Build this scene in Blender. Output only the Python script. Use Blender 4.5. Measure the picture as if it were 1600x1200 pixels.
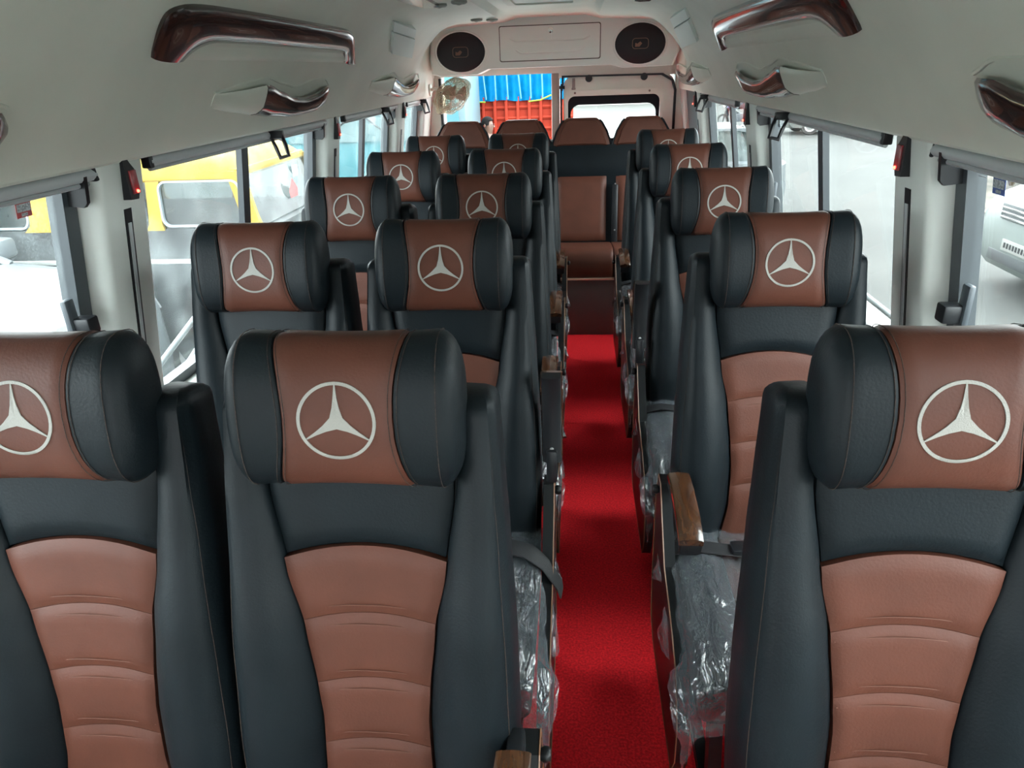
import bpy, bmesh, math, random
from mathutils import Vector, Matrix, noise
random.seed(7)
for o in list(bpy.data.objects): bpy.data.objects.remove(o, do_unlink=True)
S = bpy.context.scene
COL = S.collection
pi = math.pi
# ------------------------------------------------------------------ camera
CAMZ = 1.62
FW = Vector((-0.0913, 0.9083, -0.4085)); PITCH, YAW, ROLL = .4208, .1002, .0373
def cam_basis():
    cp, sp, cy, sy = math.cos(PITCH), math.sin(PITCH), math.cos(YAW), math.sin(YAW)
    fw = Vector((-sy*cp, cy*cp, -sp)); rt = Vector((cy, sy, 0)); dn = fw.cross(rt)
    r = rt*math.cos(ROLL) + dn*math.sin(ROLL); d = dn*math.cos(ROLL) - rt*math.sin(ROLL)
    return fw, r, d
fw, r_, d_ = cam_basis()
cd = bpy.data.cameras.new('camera'); cam = bpy.data.objects.new('camera', cd); COL.objects.link(cam)
M = Matrix((( r_.x, -d_.x, -fw.x, 0), (r_.y, -d_.y, -fw.y, 0), (r_.z, -d_.z, -fw.z, CAMZ), (0, 0, 0, 1)))
cam.matrix_world = M
cd.sensor_width = 36; cd.lens = 36*1100/1600; cd.clip_start = .02; cd.clip_end = 400
S.camera = cam
# ------------------------------------------------------------------ light
W = bpy.data.worlds.new('overcast'); S.world = W; W.use_nodes = True
bg = W.node_tree.nodes['Background']
bg.inputs['Color'].default_value = (.93, .98, 1.0, 1); bg.inputs['Strength'].default_value = 1.0
S.view_settings.view_transform = 'Standard'; S.view_settings.look = 'None'
S.view_settings.gamma = 1; S.view_settings.use_curve_mapping = False
S.view_settings.exposure = 3.85
# ------------------------------------------------------------------ materials
MATS = {}
def mat(name, col, rough=.5, metal=0, nscale=None, namt=.15, bump=0, bscale=None, spec=.5, coat=0, emit=None, ncol=None, detail=4, stretch=None, coord='Object'):
    if name in MATS: return MATS[name]
    m = bpy.data.materials.new(name); m.use_nodes = True; nt = m.node_tree
    b = nt.nodes['Principled BSDF']
    b.inputs['Base Color'].default_value = (*col, 1); b.inputs['Roughness'].default_value = rough
    b.inputs['Metallic'].default_value = metal; b.inputs['Specular IOR Level'].default_value = spec
    b.inputs['Coat Weight'].default_value = coat; b.inputs['Coat Roughness'].default_value = .04
    if emit:
        b.inputs['Emission Color'].default_value = (*emit[0], 1); b.inputs['Emission Strength'].default_value = emit[1]
    if nscale or bump:
        tc = nt.nodes.new('ShaderNodeTexCoord'); vec = tc.outputs[coord]
        if stretch:
            mp = nt.nodes.new('ShaderNodeMapping'); mp.inputs['Scale'].default_value = stretch
            nt.links.new(vec, mp.inputs['Vector']); vec = mp.outputs['Vector']
    if nscale:
        n = nt.nodes.new('ShaderNodeTexNoise'); n.inputs['Scale'].default_value = nscale; n.inputs['Detail'].default_value = detail
        nt.links.new(vec, n.inputs['Vector'])
        rp = nt.nodes.new('ShaderNodeValToRGB'); rp.color_ramp.elements[0].position = .35; rp.color_ramp.elements[1].position = .65
        c2 = ncol or tuple(c*(1-namt*2) for c in col)
        rp.color_ramp.elements[0].color = (*c2, 1); rp.color_ramp.elements[1].color = (*[min(1, c*(1+(0 if ncol else namt))) for c in col], 1)
        nt.links.new(n.outputs['Fac'], rp.inputs['Fac']); nt.links.new(rp.outputs['Color'], b.inputs['Base Color'])
    if bump:
        n2 = nt.nodes.new('ShaderNodeTexNoise'); n2.inputs['Scale'].default_value = bscale or 60; n2.inputs['Detail'].default_value = 5
        nt.links.new(vec, n2.inputs['Vector'])
        bp = nt.nodes.new('ShaderNodeBump'); bp.inputs['Strength'].default_value = bump; bp.inputs['Distance'].default_value = .004
        nt.links.new(n2.outputs['Fac'], bp.inputs['Height']); nt.links.new(bp.outputs['Normal'], b.inputs['Normal'])
    MATS[name] = m; return m
def wood(name, c1, c2, stretch, rough=.18):
    m = mat(name, c1, rough, coat=.8); nt = m.node_tree; b = nt.nodes['Principled BSDF']
    tc = nt.nodes.new('ShaderNodeTexCoord'); mp = nt.nodes.new('ShaderNodeMapping'); mp.inputs['Scale'].default_value = stretch
    n = nt.nodes.new('ShaderNodeTexNoise'); n.inputs['Scale'].default_value = 6; n.inputs['Detail'].default_value = 6; n.inputs['Distortion'].default_value = .6
    rp = nt.nodes.new('ShaderNodeValToRGB'); rp.color_ramp.elements[0].position = .35; rp.color_ramp.elements[1].position = .68
    rp.color_ramp.elements[0].color = (*c2, 1); rp.color_ramp.elements[1].color = (*c1, 1)
    nt.links.new(tc.outputs['Object'], mp.inputs['Vector']); nt.links.new(mp.outputs['Vector'], n.inputs['Vector'])
    nt.links.new(n.outputs['Fac'], rp.inputs['Fac']); nt.links.new(rp.outputs['Color'], b.inputs['Base Color'])
    return m
def glass(name, tint, veil, vcol, speck=0):
    """thin pane: see-through, fresnel reflection, a film of dust"""
    m = bpy.data.materials.new(name); m.use_nodes = True; nt = m.node_tree
    for n in list(nt.nodes): nt.nodes.remove(n)
    out = nt.nodes.new('ShaderNodeOutputMaterial')
    tr = nt.nodes.new('ShaderNodeBsdfTransparent'); tr.inputs['Color'].default_value = (*tint, 1)
    gl = nt.nodes.new('ShaderNodeBsdfGlossy'); gl.inputs['Roughness'].default_value = .02
    fr0 = nt.nodes.new('ShaderNodeLayerWeight'); fr0.inputs['Blend'].default_value = .5
    pw = nt.nodes.new('ShaderNodeMath'); pw.operation = 'POWER'; pw.inputs[1].default_value = 5
    fr = nt.nodes.new('ShaderNodeMath'); fr.operation = 'MULTIPLY_ADD'; fr.inputs[1].default_value = .6; fr.inputs[2].default_value = .025
    nt.links.new(fr0.outputs['Facing'], pw.inputs[0]); nt.links.new(pw.outputs[0], fr.inputs[0])
    mx = nt.nodes.new('ShaderNodeMixShader'); nt.links.new(fr.outputs[0], mx.inputs[0]); nt.links.new(tr.outputs[0], mx.inputs[1]); nt.links.new(gl.outputs[0], mx.inputs[2])
    df = nt.nodes.new('ShaderNodeBsdfTranslucent'); df.inputs['Color'].default_value = (*vcol, 1)
    m2 = nt.nodes.new('ShaderNodeMixShader'); m2.inputs[0].default_value = veil
    nt.links.new(mx.outputs[0], m2.inputs[1]); nt.links.new(df.outputs[0], m2.inputs[2])
    if speck:
        tc = nt.nodes.new('ShaderNodeTexCoord')
        n = nt.nodes.new('ShaderNodeTexNoise'); n.inputs['Scale'].default_value = 220; n.inputs['Detail'].default_value = 2
        n0 = nt.nodes.new('ShaderNodeTexNoise'); n0.inputs['Scale'].default_value = 5; n0.inputs['Detail'].default_value = 3
        ml = nt.nodes.new('ShaderNodeMath'); ml.operation = 'MULTIPLY'
        nt.links.new(tc.outputs['Object'], n.inputs['Vector']); nt.links.new(tc.outputs['Object'], n0.inputs['Vector'])
        nt.links.new(n.outputs['Fac'], ml.inputs[0]); nt.links.new(n0.outputs['Fac'], ml.inputs[1])
        rp = nt.nodes.new('ShaderNodeMapRange'); rp.inputs['From Min'].default_value = .26; rp.inputs['From Max'].default_value = .42
        rp.inputs['To Min'].default_value = veil; rp.inputs['To Max'].default_value = veil+speck
        nt.links.new(ml.outputs[0], rp.inputs['Value']); nt.links.new(rp.outputs[0], m2.inputs[0])
    nt.links.new(m2.outputs[0], out.inputs['Surface']); MATS[name] = m; return m

leather_dark = mat('dark_leather', (.0050, .0084, .0108), .48, nscale=9, namt=.08, bump=.12, bscale=220, spec=.18)
leather_brown = mat('brown_leather', (.088, .029, .018), .50, nscale=8, namt=.07, bump=.12, bscale=240, spec=.25)
thread = mat('stitch_thread', (.028, .015, .010), .8, nscale=300, namt=.4)
emblem_m = mat('embroidery', (.30, .29, .265), .6, bump=.3, bscale=500)
blackp = mat('black_plastic', (.009, .010, .012), .4, spec=.35)
blackg = mat('black_gloss', (.008, .009, .010), .38, spec=.3)
metal = mat('steel', (.55, .56, .57), .3, 1)
dgrey = mat('dark_grey_trim', (.05, .055, .065), .5)
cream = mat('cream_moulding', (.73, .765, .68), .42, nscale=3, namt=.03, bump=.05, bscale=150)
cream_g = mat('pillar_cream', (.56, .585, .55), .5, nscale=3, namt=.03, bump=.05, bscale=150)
panel_m = mat('pale_grey_panel', (.80, .90, .87), .4, bump=.05, bscale=150)
walnut = wood('dark_walnut_gloss', (.050, .019, .014), (.024, .009, .007), (3, .6, 6))
armwood = wood('armrest_wood', (.080, .032, .013), (.034, .013, .006), (14, 2.0, 14), .22)
plank_w = wood('pale_plank', (.42, .30, .19), (.22, .14, .08), (10, 10, 1.2), .5)
webbing = mat('belt_webbing', (.018, .019, .021), .55, bump=.3, bscale=400)
redp = mat('red_plastic', (.62, .02, .015), .35)
led = mat('red_led', (.9, .05, .03), .3, emit=((1, .05, .03), 1.2))
redlens = mat('dull_red_lens', (.25, .025, .03), .3)
greytube = mat('blind_grey', (.42, .45, .46), .45)
chrome = mat('chrome', (.8, .8, .8), .08, 1)
glassL = glass('dusty_pane', (.95, .99, .99), .010, (.85, .95, .95), .055)
glassR = glass('clean_pane', (.96, .995, .985), .002, (.9, 1, .97), 0)
glassV = glass('vehicle_glass', (.35, .40, .40), .10, (.6, .65, .62), .1)

# ------------------------------------------------------------------ mesh helpers
def mk(name, vf, m, parent=None, smooth=True, ang=40, loc=None, rot=None, kind=None, label=None):
    """vf = (verts, faces) or a Mesh; one mesh object"""
    if isinstance(vf, bpy.types.Mesh): me = vf
    else: me = mesh(name, vf, m, smooth, ang)
    o = bpy.data.objects.new(name, me); COL.objects.link(o)
    if parent: o.parent = parent
    if loc is not None: o.location = loc
    if rot is not None: o.rotation_euler = rot
    if kind: o['kind'] = kind
    if label: o['label'] = label
    return o
def mesh(name, vf, m, smooth=True, ang=40):
    me = bpy.data.meshes.new(name); me.from_pydata([tuple(v) for v in vf[0]], [], vf[1]); me.update()
    bm = bmesh.new(); bm.from_mesh(me); bmesh.ops.recalc_face_normals(bm, faces=bm.faces); bm.to_mesh(me); bm.free()
    me.materials.append(m)
    if smooth:
        me.shade_smooth(); me.set_sharp_from_angle(angle=math.radians(ang))
    return me
def thing(name, label, cat, loc=(0, 0, 0), rotz=0, group=None):
    o = bpy.data.objects.new(name, None); COL.objects.link(o); o.empty_display_size = .05
    o.location = loc; o.rotation_euler = (0, 0, rotz); o['label'] = label; o['category'] = cat
    if group: o['group'] = group
    return o
def tag(o, label, cat, group=None):
    o['label'] = label; o['category'] = cat
    if group: o['group'] = group
    return o
def struct(name, vf, m, parent=None, **k):
    o = mk(name, vf, m, parent, **k); o['kind'] = 'structure'; return o
def join(*parts):
    V, F = [], []
    for v, f in parts:
        b = len(V); V += [tuple(p) for p in v]; F += [[i+b for i in q] for q in f]
    return V, F
def xf(vf, mt): return [mt @ Vector(v) for v in vf[0]], vf[1]
def box(x0, x1, y0, y1, z0, z1, bev=0, seg=2):
    bm = bmesh.new(); bmesh.ops.create_cube(bm, size=1)
    for v in bm.verts:
        v.co = Vector((x0+(v.co.x+.5)*(x1-x0), y0+(v.co.y+.5)*(y1-y0), z0+(v.co.z+.5)*(z1-z0)))
    if bev: bmesh.ops.bevel(bm, geom=bm.edges[:], offset=bev, segments=seg, profile=.5, affect='EDGES')
    return dump(bm)
def dump(bm):
    bm.verts.index_update(); r = ([v.co.copy() for v in bm.verts], [[v.index for v in f.verts] for f in bm.faces]); bm.free(); return r
def loft(secs, closed=True, cap=True, loop=False):
    n = len(secs[0]); V = [p for s in secs for p in s]; F = []
    R = len(secs)
    for i in range(R if loop else R-1):
        a, b = i*n, ((i+1) % R)*n
        for j in range(n if closed else n-1):
            k = (j+1) % n; F.append([a+j, a+k, b+k, b+j])
    if cap and closed and not loop:
        F.append(list(range(n))[::-1]); F.append([(R-1)*n+j for j in range(n)])
    return V, F
def tube(pts, r, n=8, loop=False, flat=None):
    pts = [Vector(p) for p in pts]; secs = []; L = len(pts); prev = None
    for i, p in enumerate(pts):
        a = pts[(i-1) % L] if (i or loop) else p; b = pts[(i+1) % L] if (i < L-1 or loop) else p
        t = (b-a).normalized()
        if prev is None:
            u = t.cross(Vector((0, 0, 1)));  u = u if u.length > .1 else t.cross(Vector((1, 0, 0)))
        else: u = prev - t*prev.dot(t)
        u.normalize(); prev = u; w = t.cross(u); rr = r[i] if isinstance(r, (list, tuple)) else r
        secs.append([p + u*math.cos(2*pi*k/n)*rr + w*math.sin(2*pi*k/n)*rr*(flat or 1) for k in range(n)])
    return loft(secs, True, not loop, loop)
def lathe(prof, n=24, axis='z'):
    secs = []
    for k in range(n):
        a = 2*pi*k/n; c, s = math.cos(a), math.sin(a)
        secs.append([{'z': (r*c, r*s, h), 'y': (r*c, h, r*s), 'x': (h, r*c, r*s)}[axis] for r, h in prof])
    return loft(secs, False, False, True)
def grid(fn, nu, nv):
    V = [fn(i/nu, j/nv) for j in range(nv+1) for i in range(nu+1)]
    F = [[j*(nu+1)+i, j*(nu+1)+i+1, (j+1)*(nu+1)+i+1, (j+1)*(nu+1)+i] for j in range(nv) for i in range(nu)]
    return V, F
def pillow(fn, nu, nv, dn):
    """grid fn(u,v) with a skirt dropped by vector dn round the border"""
    V, F = grid(fn, nu, nv); b = [i for i in range(nu+1)] + [j*(nu+1)+nu for j in range(1, nv+1)] + [nv*(nu+1)+i for i in range(nu-1, -1, -1)] + [j*(nu+1) for j in range(nv-1, 0, -1)]
    n0 = len(V); V = [Vector(v) for v in V]; V += [V[i]+Vector(dn) for i in b]; m = len(b)
    F += [[b[k], b[(k+1) % m], n0+(k+1) % m, n0+k] for k in range(m)]
    return V, F
def prism(poly, a, b, axis='y'):
    """poly 2D extruded from a to b along axis; poly coords are the other two axes in order"""
    def P(p, h): return {'y': (p[0], h, p[1]), 'x': (h, p[0], p[1]), 'z': (p[0], p[1], h)}[axis]
    return loft([[P(p, a) for p in poly], [P(p, b) for p in poly]])
def rrect(x0, x1, y0, y1, r, n=5):
    P = []
    for cx, cy, a0 in ((x1-r, y1-r, 0), (x0+r, y1-r, 90), (x0+r, y0+r, 180), (x1-r, y0+r, 270)):
        for k in range(n+1):
            a = math.radians(a0+90*k/n); P.append((cx+r*math.cos(a), cy+r*math.sin(a)))
    return P
def ringprism(outer, inner, a, b, axis='y'):
    def P(p, h): return {'y': (p[0], h, p[1]), 'x': (h, p[0], p[1]), 'z': (p[0], p[1], h)}[axis]
    return loft([[P(p, a) for p in outer], [P(p, b) for p in outer], [P(p, b) for p in inner], [P(p, a) for p in inner]], True, False, True)
def interp(tab, s):
    if s <= tab[0][0]: return tab[0][1]
    for (a, va), (b, vb) in zip(tab, tab[1:]):
        if s <= b:
            t = (s-a)/(b-a); t = t*t*(3-2*t)*.5 + t*.5; return va+(vb-va)*t
    return tab[-1][1]
def copy_tree(o, parent=None):
    c = o.copy(); COL.objects.link(c); c.parent = parent
    for ch in o.children: copy_tree(ch, c)
    return c

# ================================================================== STRUCTURE
ZH = 1.445; TL = .147; CX = -.175
YF, YB = -1.75, 5.62
def xl(z, off=0): return -1.10 - off + TL*(z-ZH)
def xr(z, off=0): return .75 + off - TL*(z-ZH)
SILL = .74
carpet = mat('red_carpet', (.93, .022, .032), .95, nscale=150, namt=.15, bump=.6, bscale=170, spec=.1)
_b = carpet.node_tree.nodes['Principled BSDF']; _b.inputs['Sheen Weight'].default_value = .8; _b.inputs['Sheen Roughness'].default_value = .5; _b.inputs['Sheen Tint'].default_value = (1, .04, .05, 1)
struct('floor', box(-1.25, .90, .15, 6.0, -.06, 0), carpet, smooth=False)
struct('floor_front', box(-1.25, .90, YF, .15, -.06, 0), mat('floor_bounce_grey', (.30, .31, .29), .6), smooth=False)  # unseen floor made grey to keep red bounce off the ducts
for side, X in (('left', xl), ('right', xr)):
    sg = -1 if side == 'left' else 1
    poly = [(X(SILL), 0), (X(SILL), SILL), (X(SILL)+sg*.10, SILL), (X(SILL)+sg*.12, -.3), (X(SILL)+sg*.02, -.3)]
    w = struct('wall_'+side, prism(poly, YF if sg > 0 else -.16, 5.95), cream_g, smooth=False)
    pil = [(-.15, .10), (1.59, 1.785), (3.235, 3.43), (4.59, 4.81), (5.45, 5.95)] if sg < 0 else [(-1.74, -1.26), (-.10, .12), (1.65, 1.845), (3.29, 3.51), (4.825, 4.965), (5.60, 5.95)]
    for a, b in pil:
        z0, z1 = SILL, 1.60
        secs = []
        for z in (z0, z1):
            xi = X(z); xo = X(z)+sg*.10; rb = .02
            secs.append([(xo, a-.02, z), (xi+sg*.05, a-.008, z), (xi+sg*.02, a, z), (xi+sg*.005, a+.008, z), (xi, a+rb, z), (xi, b-rb, z), (xi+sg*.006, b-.006, z), (xi+sg*.02, b, z), (xo, b+.005, z)])
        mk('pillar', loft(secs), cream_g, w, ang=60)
# ceiling with the side duct mouldings
half = [(-1.10, 1.445), (-1.088, 1.452), (-1.02, 1.580), (-.985, 1.640), (-.970, 1.662), (-.955, 1.680), (-.875, 1.762), (-.82, 1.812), (-.79, 1.835), (-.74, 1.862), (-.66, 1.884), (-.52, 1.893), (-.47, 1.895), (-.44, 1.925), (-.40, 1.935)]
outer = [(.86, 1.445), (.86, 1.75), (.75, 1.97), (.45, 2.07), (-.80, 2.07), (-1.10, 1.97), (-1.21, 1.75), (-1.21, 1.445)]
half2 = [(-1.10, 1.445), (-1.095, 1.455), (-1.075, 1.580), (-1.065, 1.640), (-1.06, 1.665), (-1.058, 1.70), (-1.045, 1.80), (-1.03, 1.835), (-1.01, 1.858), (-.97, 1.878), (-.85, 1.897), (-.62, 1.91), (-.50, 1.915), (-.44, 1.932), (-.40, 1.94)]
secs = []
for y, k in ((YF, 0), (4.30, 0), (4.55, .06), (4.75, .22), (4.95, .5), (5.12, .76), (5.28, .93), (5.44, 1), (5.80, 1)):
    hh = [(a0+(a1-a0)*k, b0+(b1-b0)*k) for (a0, b0), (a1, b1) in zip(half, half2)]
    secs.append([(x, y, z) for x, z in hh + [(2*CX-x, z) for x, z in hh[::-1]] + outer])
struct('ceiling', loft(secs), cream, ang=28)
# front of the cab behind the camera, windscreen opening sized to limit its light
struct('wall_front', ringprism([(-1.3, -.1), (.95, -.1), (.95, 2.05), (-1.3, 2.05)], [(-.95, 1.12), (.60, 1.12), (.55, 1.60), (-.90, 1.60)], YF-.08, YF), cream_g, smooth=False)
struct('wall_light_block', box(-1.29, -1.20, YF, -.85, -.3, 1.6), cream_g, smooth=False)  # unseen panel added to narrow the light from the open left doorway
# windows
def window(n, side, a, b, div, gm, frames=(.045, .045), parent=None):
    X = xl if side < 0 else xr; z0, z1 = SILL, 1.50; t = .006
    def sheet(y0, y1, za, zb, o0, o1):
        return loft([[(X(z, o0), y0, z), (X(z, o1), y0, z), (X(z, o1), y1, z), (X(z, o0), y1, z)] for z in (za, zb)])
    o = struct('window_%d' % n, sheet(a, b, z0, z1, .072, .076), gm, smooth=False)
    fm = mat('window_frame_dark', (.035, .042, .048), .4)
    mk('window_frame', loft([[(X(z, o), y, z) for y, z in ((a+i*frames[0], z0+i*.035), (b-i*frames[1], z0+i*.035), (b-i*frames[1], z1-i*.03), (a+i*frames[0], z1-i*.03))] for i, o in ((0, .05), (0, .09), (1, .09), (1, .05))], True, False, True), fm, o, smooth=False)
    if div: mk('window_divider', sheet(div-.026, div+.026, z0+.035, z1-.03, .050, .0715), fm, o, smooth=False)
    return o
wn = 1
for a, b, d in ((.105, 1.575, None), (1.79, 3.225, 2.49), (3.435, 4.58, 4.003), (4.815, 5.44, None)):
    window(wn, -1, a, b, d, glassL); wn += 1
for a, b, d in ((-1.25, -.105, None), (.125, 1.635, None), (1.85, 3.28, 2.57), (3.515, 4.815, 4.092)):
    window(wn, 1, a, b, d, glassR); wn += 1
secs = [[(xr(z, .02), 4.97, z), (xr(z, .09), 4.97, z), (xr(z, .09), 5.595, z), (xr(z, .03), 5.595, z)] for z in (SILL, 1.5)]
struct('wall_rear_quarter', loft(secs), dgrey, smooth=False)
# rear end: frame, doors
YR = 5.75
rear = struct('wall_rear', join(box(-1.26, -1.03, YR-.03, YR+.12, 0, 1.75), box(.715, .92, YR-.03, YR+.12, 0, 1.75), box(-1.03, .715, YR-.03, YR+.12, 1.578, 1.75), box(-.14, .715, YR-.025, YR+.10, 1.543, 1.60), box(-1.26, .92, YR-.03, YR+.12, 1.75, 2.06)), cream, smooth=False)
mk('centre_post', box(-.196, -.135, YR-.02, YR+.10, 0, 1.578, .008), mat('post_brown_grey', (.36, .31, .27), .45), rear)
mk('rubber_seal', join(box(-1.045, -1.025, YR-.05, YR, .2, 1.57, .004), ringprism([(-.128, 1.0), (-.128, 1.49), (-.118, 1.50), (-.118, 1.56), (.62, 1.555), (.70, 1.51), (.725, 1.44), (.725, .6), (-.128, .6)], [(-.116, 1.0), (-.116, 1.485), (-.104, 1.497), (-.104, 1.548), (.61, 1.541), (.686, 1.50), (.708, 1.435), (.708, .615), (-.116, .615)], YR-.055, YR-.02)), blackp, rear, smooth=False)
dr = struct('door_1', ringprism(rrect(-.105, .708, .3, 1.548, .06), rrect(-.072, .610, .62, 1.415, .05), YR-.03, YR+.03), cream)
dr['label'] = 'cream rear door with black-banded window'
mk('window_recess', ringprism(rrect(-.098, .636, .60, 1.455, .06), rrect(-.072, .610, .62, 1.418, .05), YR-.045, YR-.03), cream, dr)
mk('black_band', ringprism(rrect(-.074, .612, .61, 1.417, .05), rrect(-.052, .586, .66, 1.352, .065), YR-.005, YR+.005), mat('glass_frit', (.004, .005, .008), .5, spec=.15), dr)
mk('pane', box(-.06, .595, YR, YR+.004, .65, 1.36), glassR, dr, smooth=False)
for x in (.082, .487):
    mk('plug', lathe([(0, YR-.042), (.022, YR-.041), (.026, YR-.036), (.026, YR-.03)], 18, 'y'), blackp, dr, loc=(x, 0, 1.541-.006))
for x in (-.02, .53):
    mk('screw', lathe([(0, YR-.051), (.007, YR-.05), (.008, YR-.045)], 10, 'y'), mat('screw_brown', (.2, .15, .12), .5), dr, loc=(x, 0, 1.438))
mk('hinge_strap', join(box(-.04, -.02, YR-.05, YR-.03, 1.47, 1.54, .004), lathe([(0, YR-.055), (.012, YR-.054), (.012, YR-.03)], 10, 'y')[0:2] if 0 else box(-.045, -.015, YR-.045, YR-.03, 1.46, 1.475, .004)), mat('hinge_grey', (.3, .29, .27), .5), dr)
mk('door_latch', join(box(-.135, -.095, YR-.07, YR-.03, 1.468, 1.492, .003), box(-.125, -.11, YR-.075, YR-.03, 1.455, 1.505, .003)), blackp, dr)
# unseen panel added low in the open rear doorway against light leaks
struct('trim_light_block', box(-1.03, -.196, YR, YR+.08, -.05, .35), cream, smooth=False)

# ================================================================== SEATS
TH = math.radians(10.5); ct, st = math.cos(TH), math.sin(TH); PZ = .47
def bk(x, s, n): return Vector((x, s*st - n*ct, PZ + s*ct + n*st))
NF = Vector((0, -ct, st))
BT = [(-.03, .112), (.10, .091), (.20, .089), (.25, .093), (.37, .106), (.475, .127), (.60, .146), (.74, .150)]
WT = [(-.03, .228), (.15, .2325), (.30, .229), (.50, .220), (.60, .214), (.70, .208), (.715, .207)]
def bS(s): return interp(BT, s)
def wS(s):
    if s > .715:
        k = min(1, (s-.715)/.024); return .207-.022*(1-math.sqrt(max(0, 1-k*k)))
    return interp(WT, s)
def bolB(s): return interp([(-.03, .03), (.12, .045), (.35, .042), (.55, .020), (.70, .006), (.74, .0)], s)
ARCH = 1.35
SEATM = {}
def seat_meshes():
    m = SEATM
    # brown panels
    rows = [-.03, .150, .265, .382, .497]
    def panel(sa, sb, hwpad=.0012, puff=.008, arch_lo=True, arch_hi=True):
        def fn(u, v):
            x0 = u*2-1
            sm = sa+(sb-sa)*v; b = bS(sm)-hwpad; x = x0*b
            lo = sa+.0004 - (ARCH*x*x if arch_lo else 0); hi = sb-.0004 - (ARCH*x*x if arch_hi else 0)
            s = lo+(hi-lo)*v
            e = min(1, (1-abs(x0))/.22); f = min(1, v*(sb-sa)/.028, (1-v)*(sb-sa)/.028)
            q = (1-(1-e)**2)*(1-(1-f)**2)
            return bk(x, s, -.005+puff*(.25+.75*(1-(1-f)**2))*(1-(1-e)**2) + .016*(x/b)**2*.3)
        return pillow(fn, 20, 14, NF*-.02)
    for i in range(4): m['panel%d' % i] = mesh('back_panel', panel(rows[i], rows[i+1], arch_lo=i > 0), leather_brown)
    def upper(u, v):
        x0 = u*2-1; x = 0; sm = .497+(.70-.497)*v; b = bS(sm)-.003; x = x0*b
        lo = .500-ARCH*x*x; s = lo+(.70-lo)*v
        e = min(1, (1-abs(x0))/.2); f = min(1, v/.12); q = (1-(1-e)**2)*(1-(1-f)**2)
        return bk(x, s, -.008+.013*q)
    m['upper'] = mesh('upper_panel', pillow(upper, 20, 12, NF*-.02), leather_dark)
    # bolsters
    def bolster(sg):
        secs = []; ss = [-.045, -.04, -.03]+[k*.03 for k in range(0, 24)]+[.705, .715, .724, .731, .735, .7375, .7388]
        for s in ss:
            w = wS(s); b = bS(s); d = w-b; B = bolB(s); k = 1
            if s > .715: k = math.sqrt(max(.02, 1-((s-.715)/.0242)**2))
            if s < -.03: k = .75 if s < -.042 else .93
            P = [(b, -.022), (b+.002, -.006), (b+.10*d, .002+.25*B), (b+.28*d, .004+.72*B), (b+.48*d, .005+.98*B), (b+.68*d, .004+.98*B), (b+.84*d, .001+.80*B), (w-.010, -.003+.52*B), (w-.002, -.012+.25*B), (w, -.030), (w, -.060), (w-.001, -.088), (w-.012, -.108), (w-.035, -.118), (b, -.118)]
            secs.append([bk(sg*x, s, -.05+(n+.05)*k) for x, n in P])
        return loft(secs)
    m['bolR'] = mesh('side_bolster', bolster(1), leather_dark, ang=50); m['bolL'] = mesh('side_bolster', bolster(-1), leather_dark, ang=50)
    # shell behind
    secs = []
    for s in [-.05, -.04]+[k*.04 for k in range(0, 18)]+[.70, .715, .724]:
        h = wS(min(s, .70))-.02; k = 1 if s < .705 else (.8 if s < .72 else .5)
        secs.append([bk(x, s, -.06+(n+.06)*k) for x, n in ((-h, -.02), (h, -.02), (h, -.09), (h-.02, -.128), (-h+.02, -.128), (-h, -.09))])
    m['shell'] = mesh('back_shell', loft(secs), leather_dark, ang=50)
    # stitching on bolster edges and panel seams
    def edge(sg, inset, up): return tube([bk(sg*(wS(s)-inset), s, up+ .52*bolB(s)-.003) for s in [k*.02-.02 for k in range(36)]], .0008, 5)
    m['stB'] = mesh('stitching', join(edge(1, .0105, .0012), edge(-1, .0105, .0012), edge(1, .020, .0045), edge(-1, .020, .0045)), thread)
    def seam(s0, ds): return tube([bk(x, s0+ds-ARCH*x*x, .0055-.004*abs(x)/.1) for x in [(k/10-1)*.93*bS(s0) for k in range(21)]], .0007, 5)
    m['stP'] = mesh('stitching', join(*[seam(s, d) for s in rows[1:4] for d in (-.017, .017)]), mat('panel_thread', (.11, .038, .022), .7))
    # headrest
    SC, NC, Q = .722, .012, 2.7; XE = .168
    def hr(x, ph, off=0):
        ax = abs(x); k = max(0, (ax-.130)/(XE-.130)); e = (max(0, 1-k**2.2))**(1/2.2)
        a = (.108+.009*(x/XE)**2)*(.30+.70*e) if k < 1 else .104*.3
        f = (.060+.012*(x/XE)**2)*(.30+.70*e)
        c, s = math.cos(ph), math.sin(ph)
        if c < 0: f = .050*(.3+.7*e)
        return bk(x, SC+(a+off)*math.copysign(abs(s)**(2/Q), s), NC+.012*(1-e)*0+(f+off)*math.copysign(abs(c)**(2/Q), c))
    def hwid(ph):
        s = math.sin(ph)*(1 if math.cos(ph) > 0 else 1)
        t = math.copysign(abs(s)**(2/Q), s)
        return .078+(.016*t*t if t > 0 else .022*t*t)
    NP = 40
    phs = [2*pi*k/NP for k in range(NP)]
    secs = [[hr(u*(hwid(p)-.0015), p, .0022*(1 if abs(u) < .96 else -.6)) for p in phs] for u in (-1, -.975, -.9, -.7, -.45, -.2, 0, .2, .45, .7, .9, .975, 1)]
    m['hrC'] = mesh('headrest_centre', loft(secs), leather_brown)
    for sg, key in ((-1, 'hrL'), (1, 'hrR')):
        secs = [[hr(sg*(hwid(p)+(XE-hwid(p))*t), p, -.003 if t < .01 else 0) for p in phs] for t in (0, .02, .08, .2, .35, .5, .6, .68, .76, .83, .89, .94, .975, .992, 1)]
        m[key] = mesh('headrest_bolster', loft(secs), leather_dark, ang=60)
    m['hrB'] = mesh('headrest', loft([[hr(x, p, -.012) for p in phs] for x in (-.14, -.07, 0, .07, .14)]), leather_dark)
    st_ = []
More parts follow.
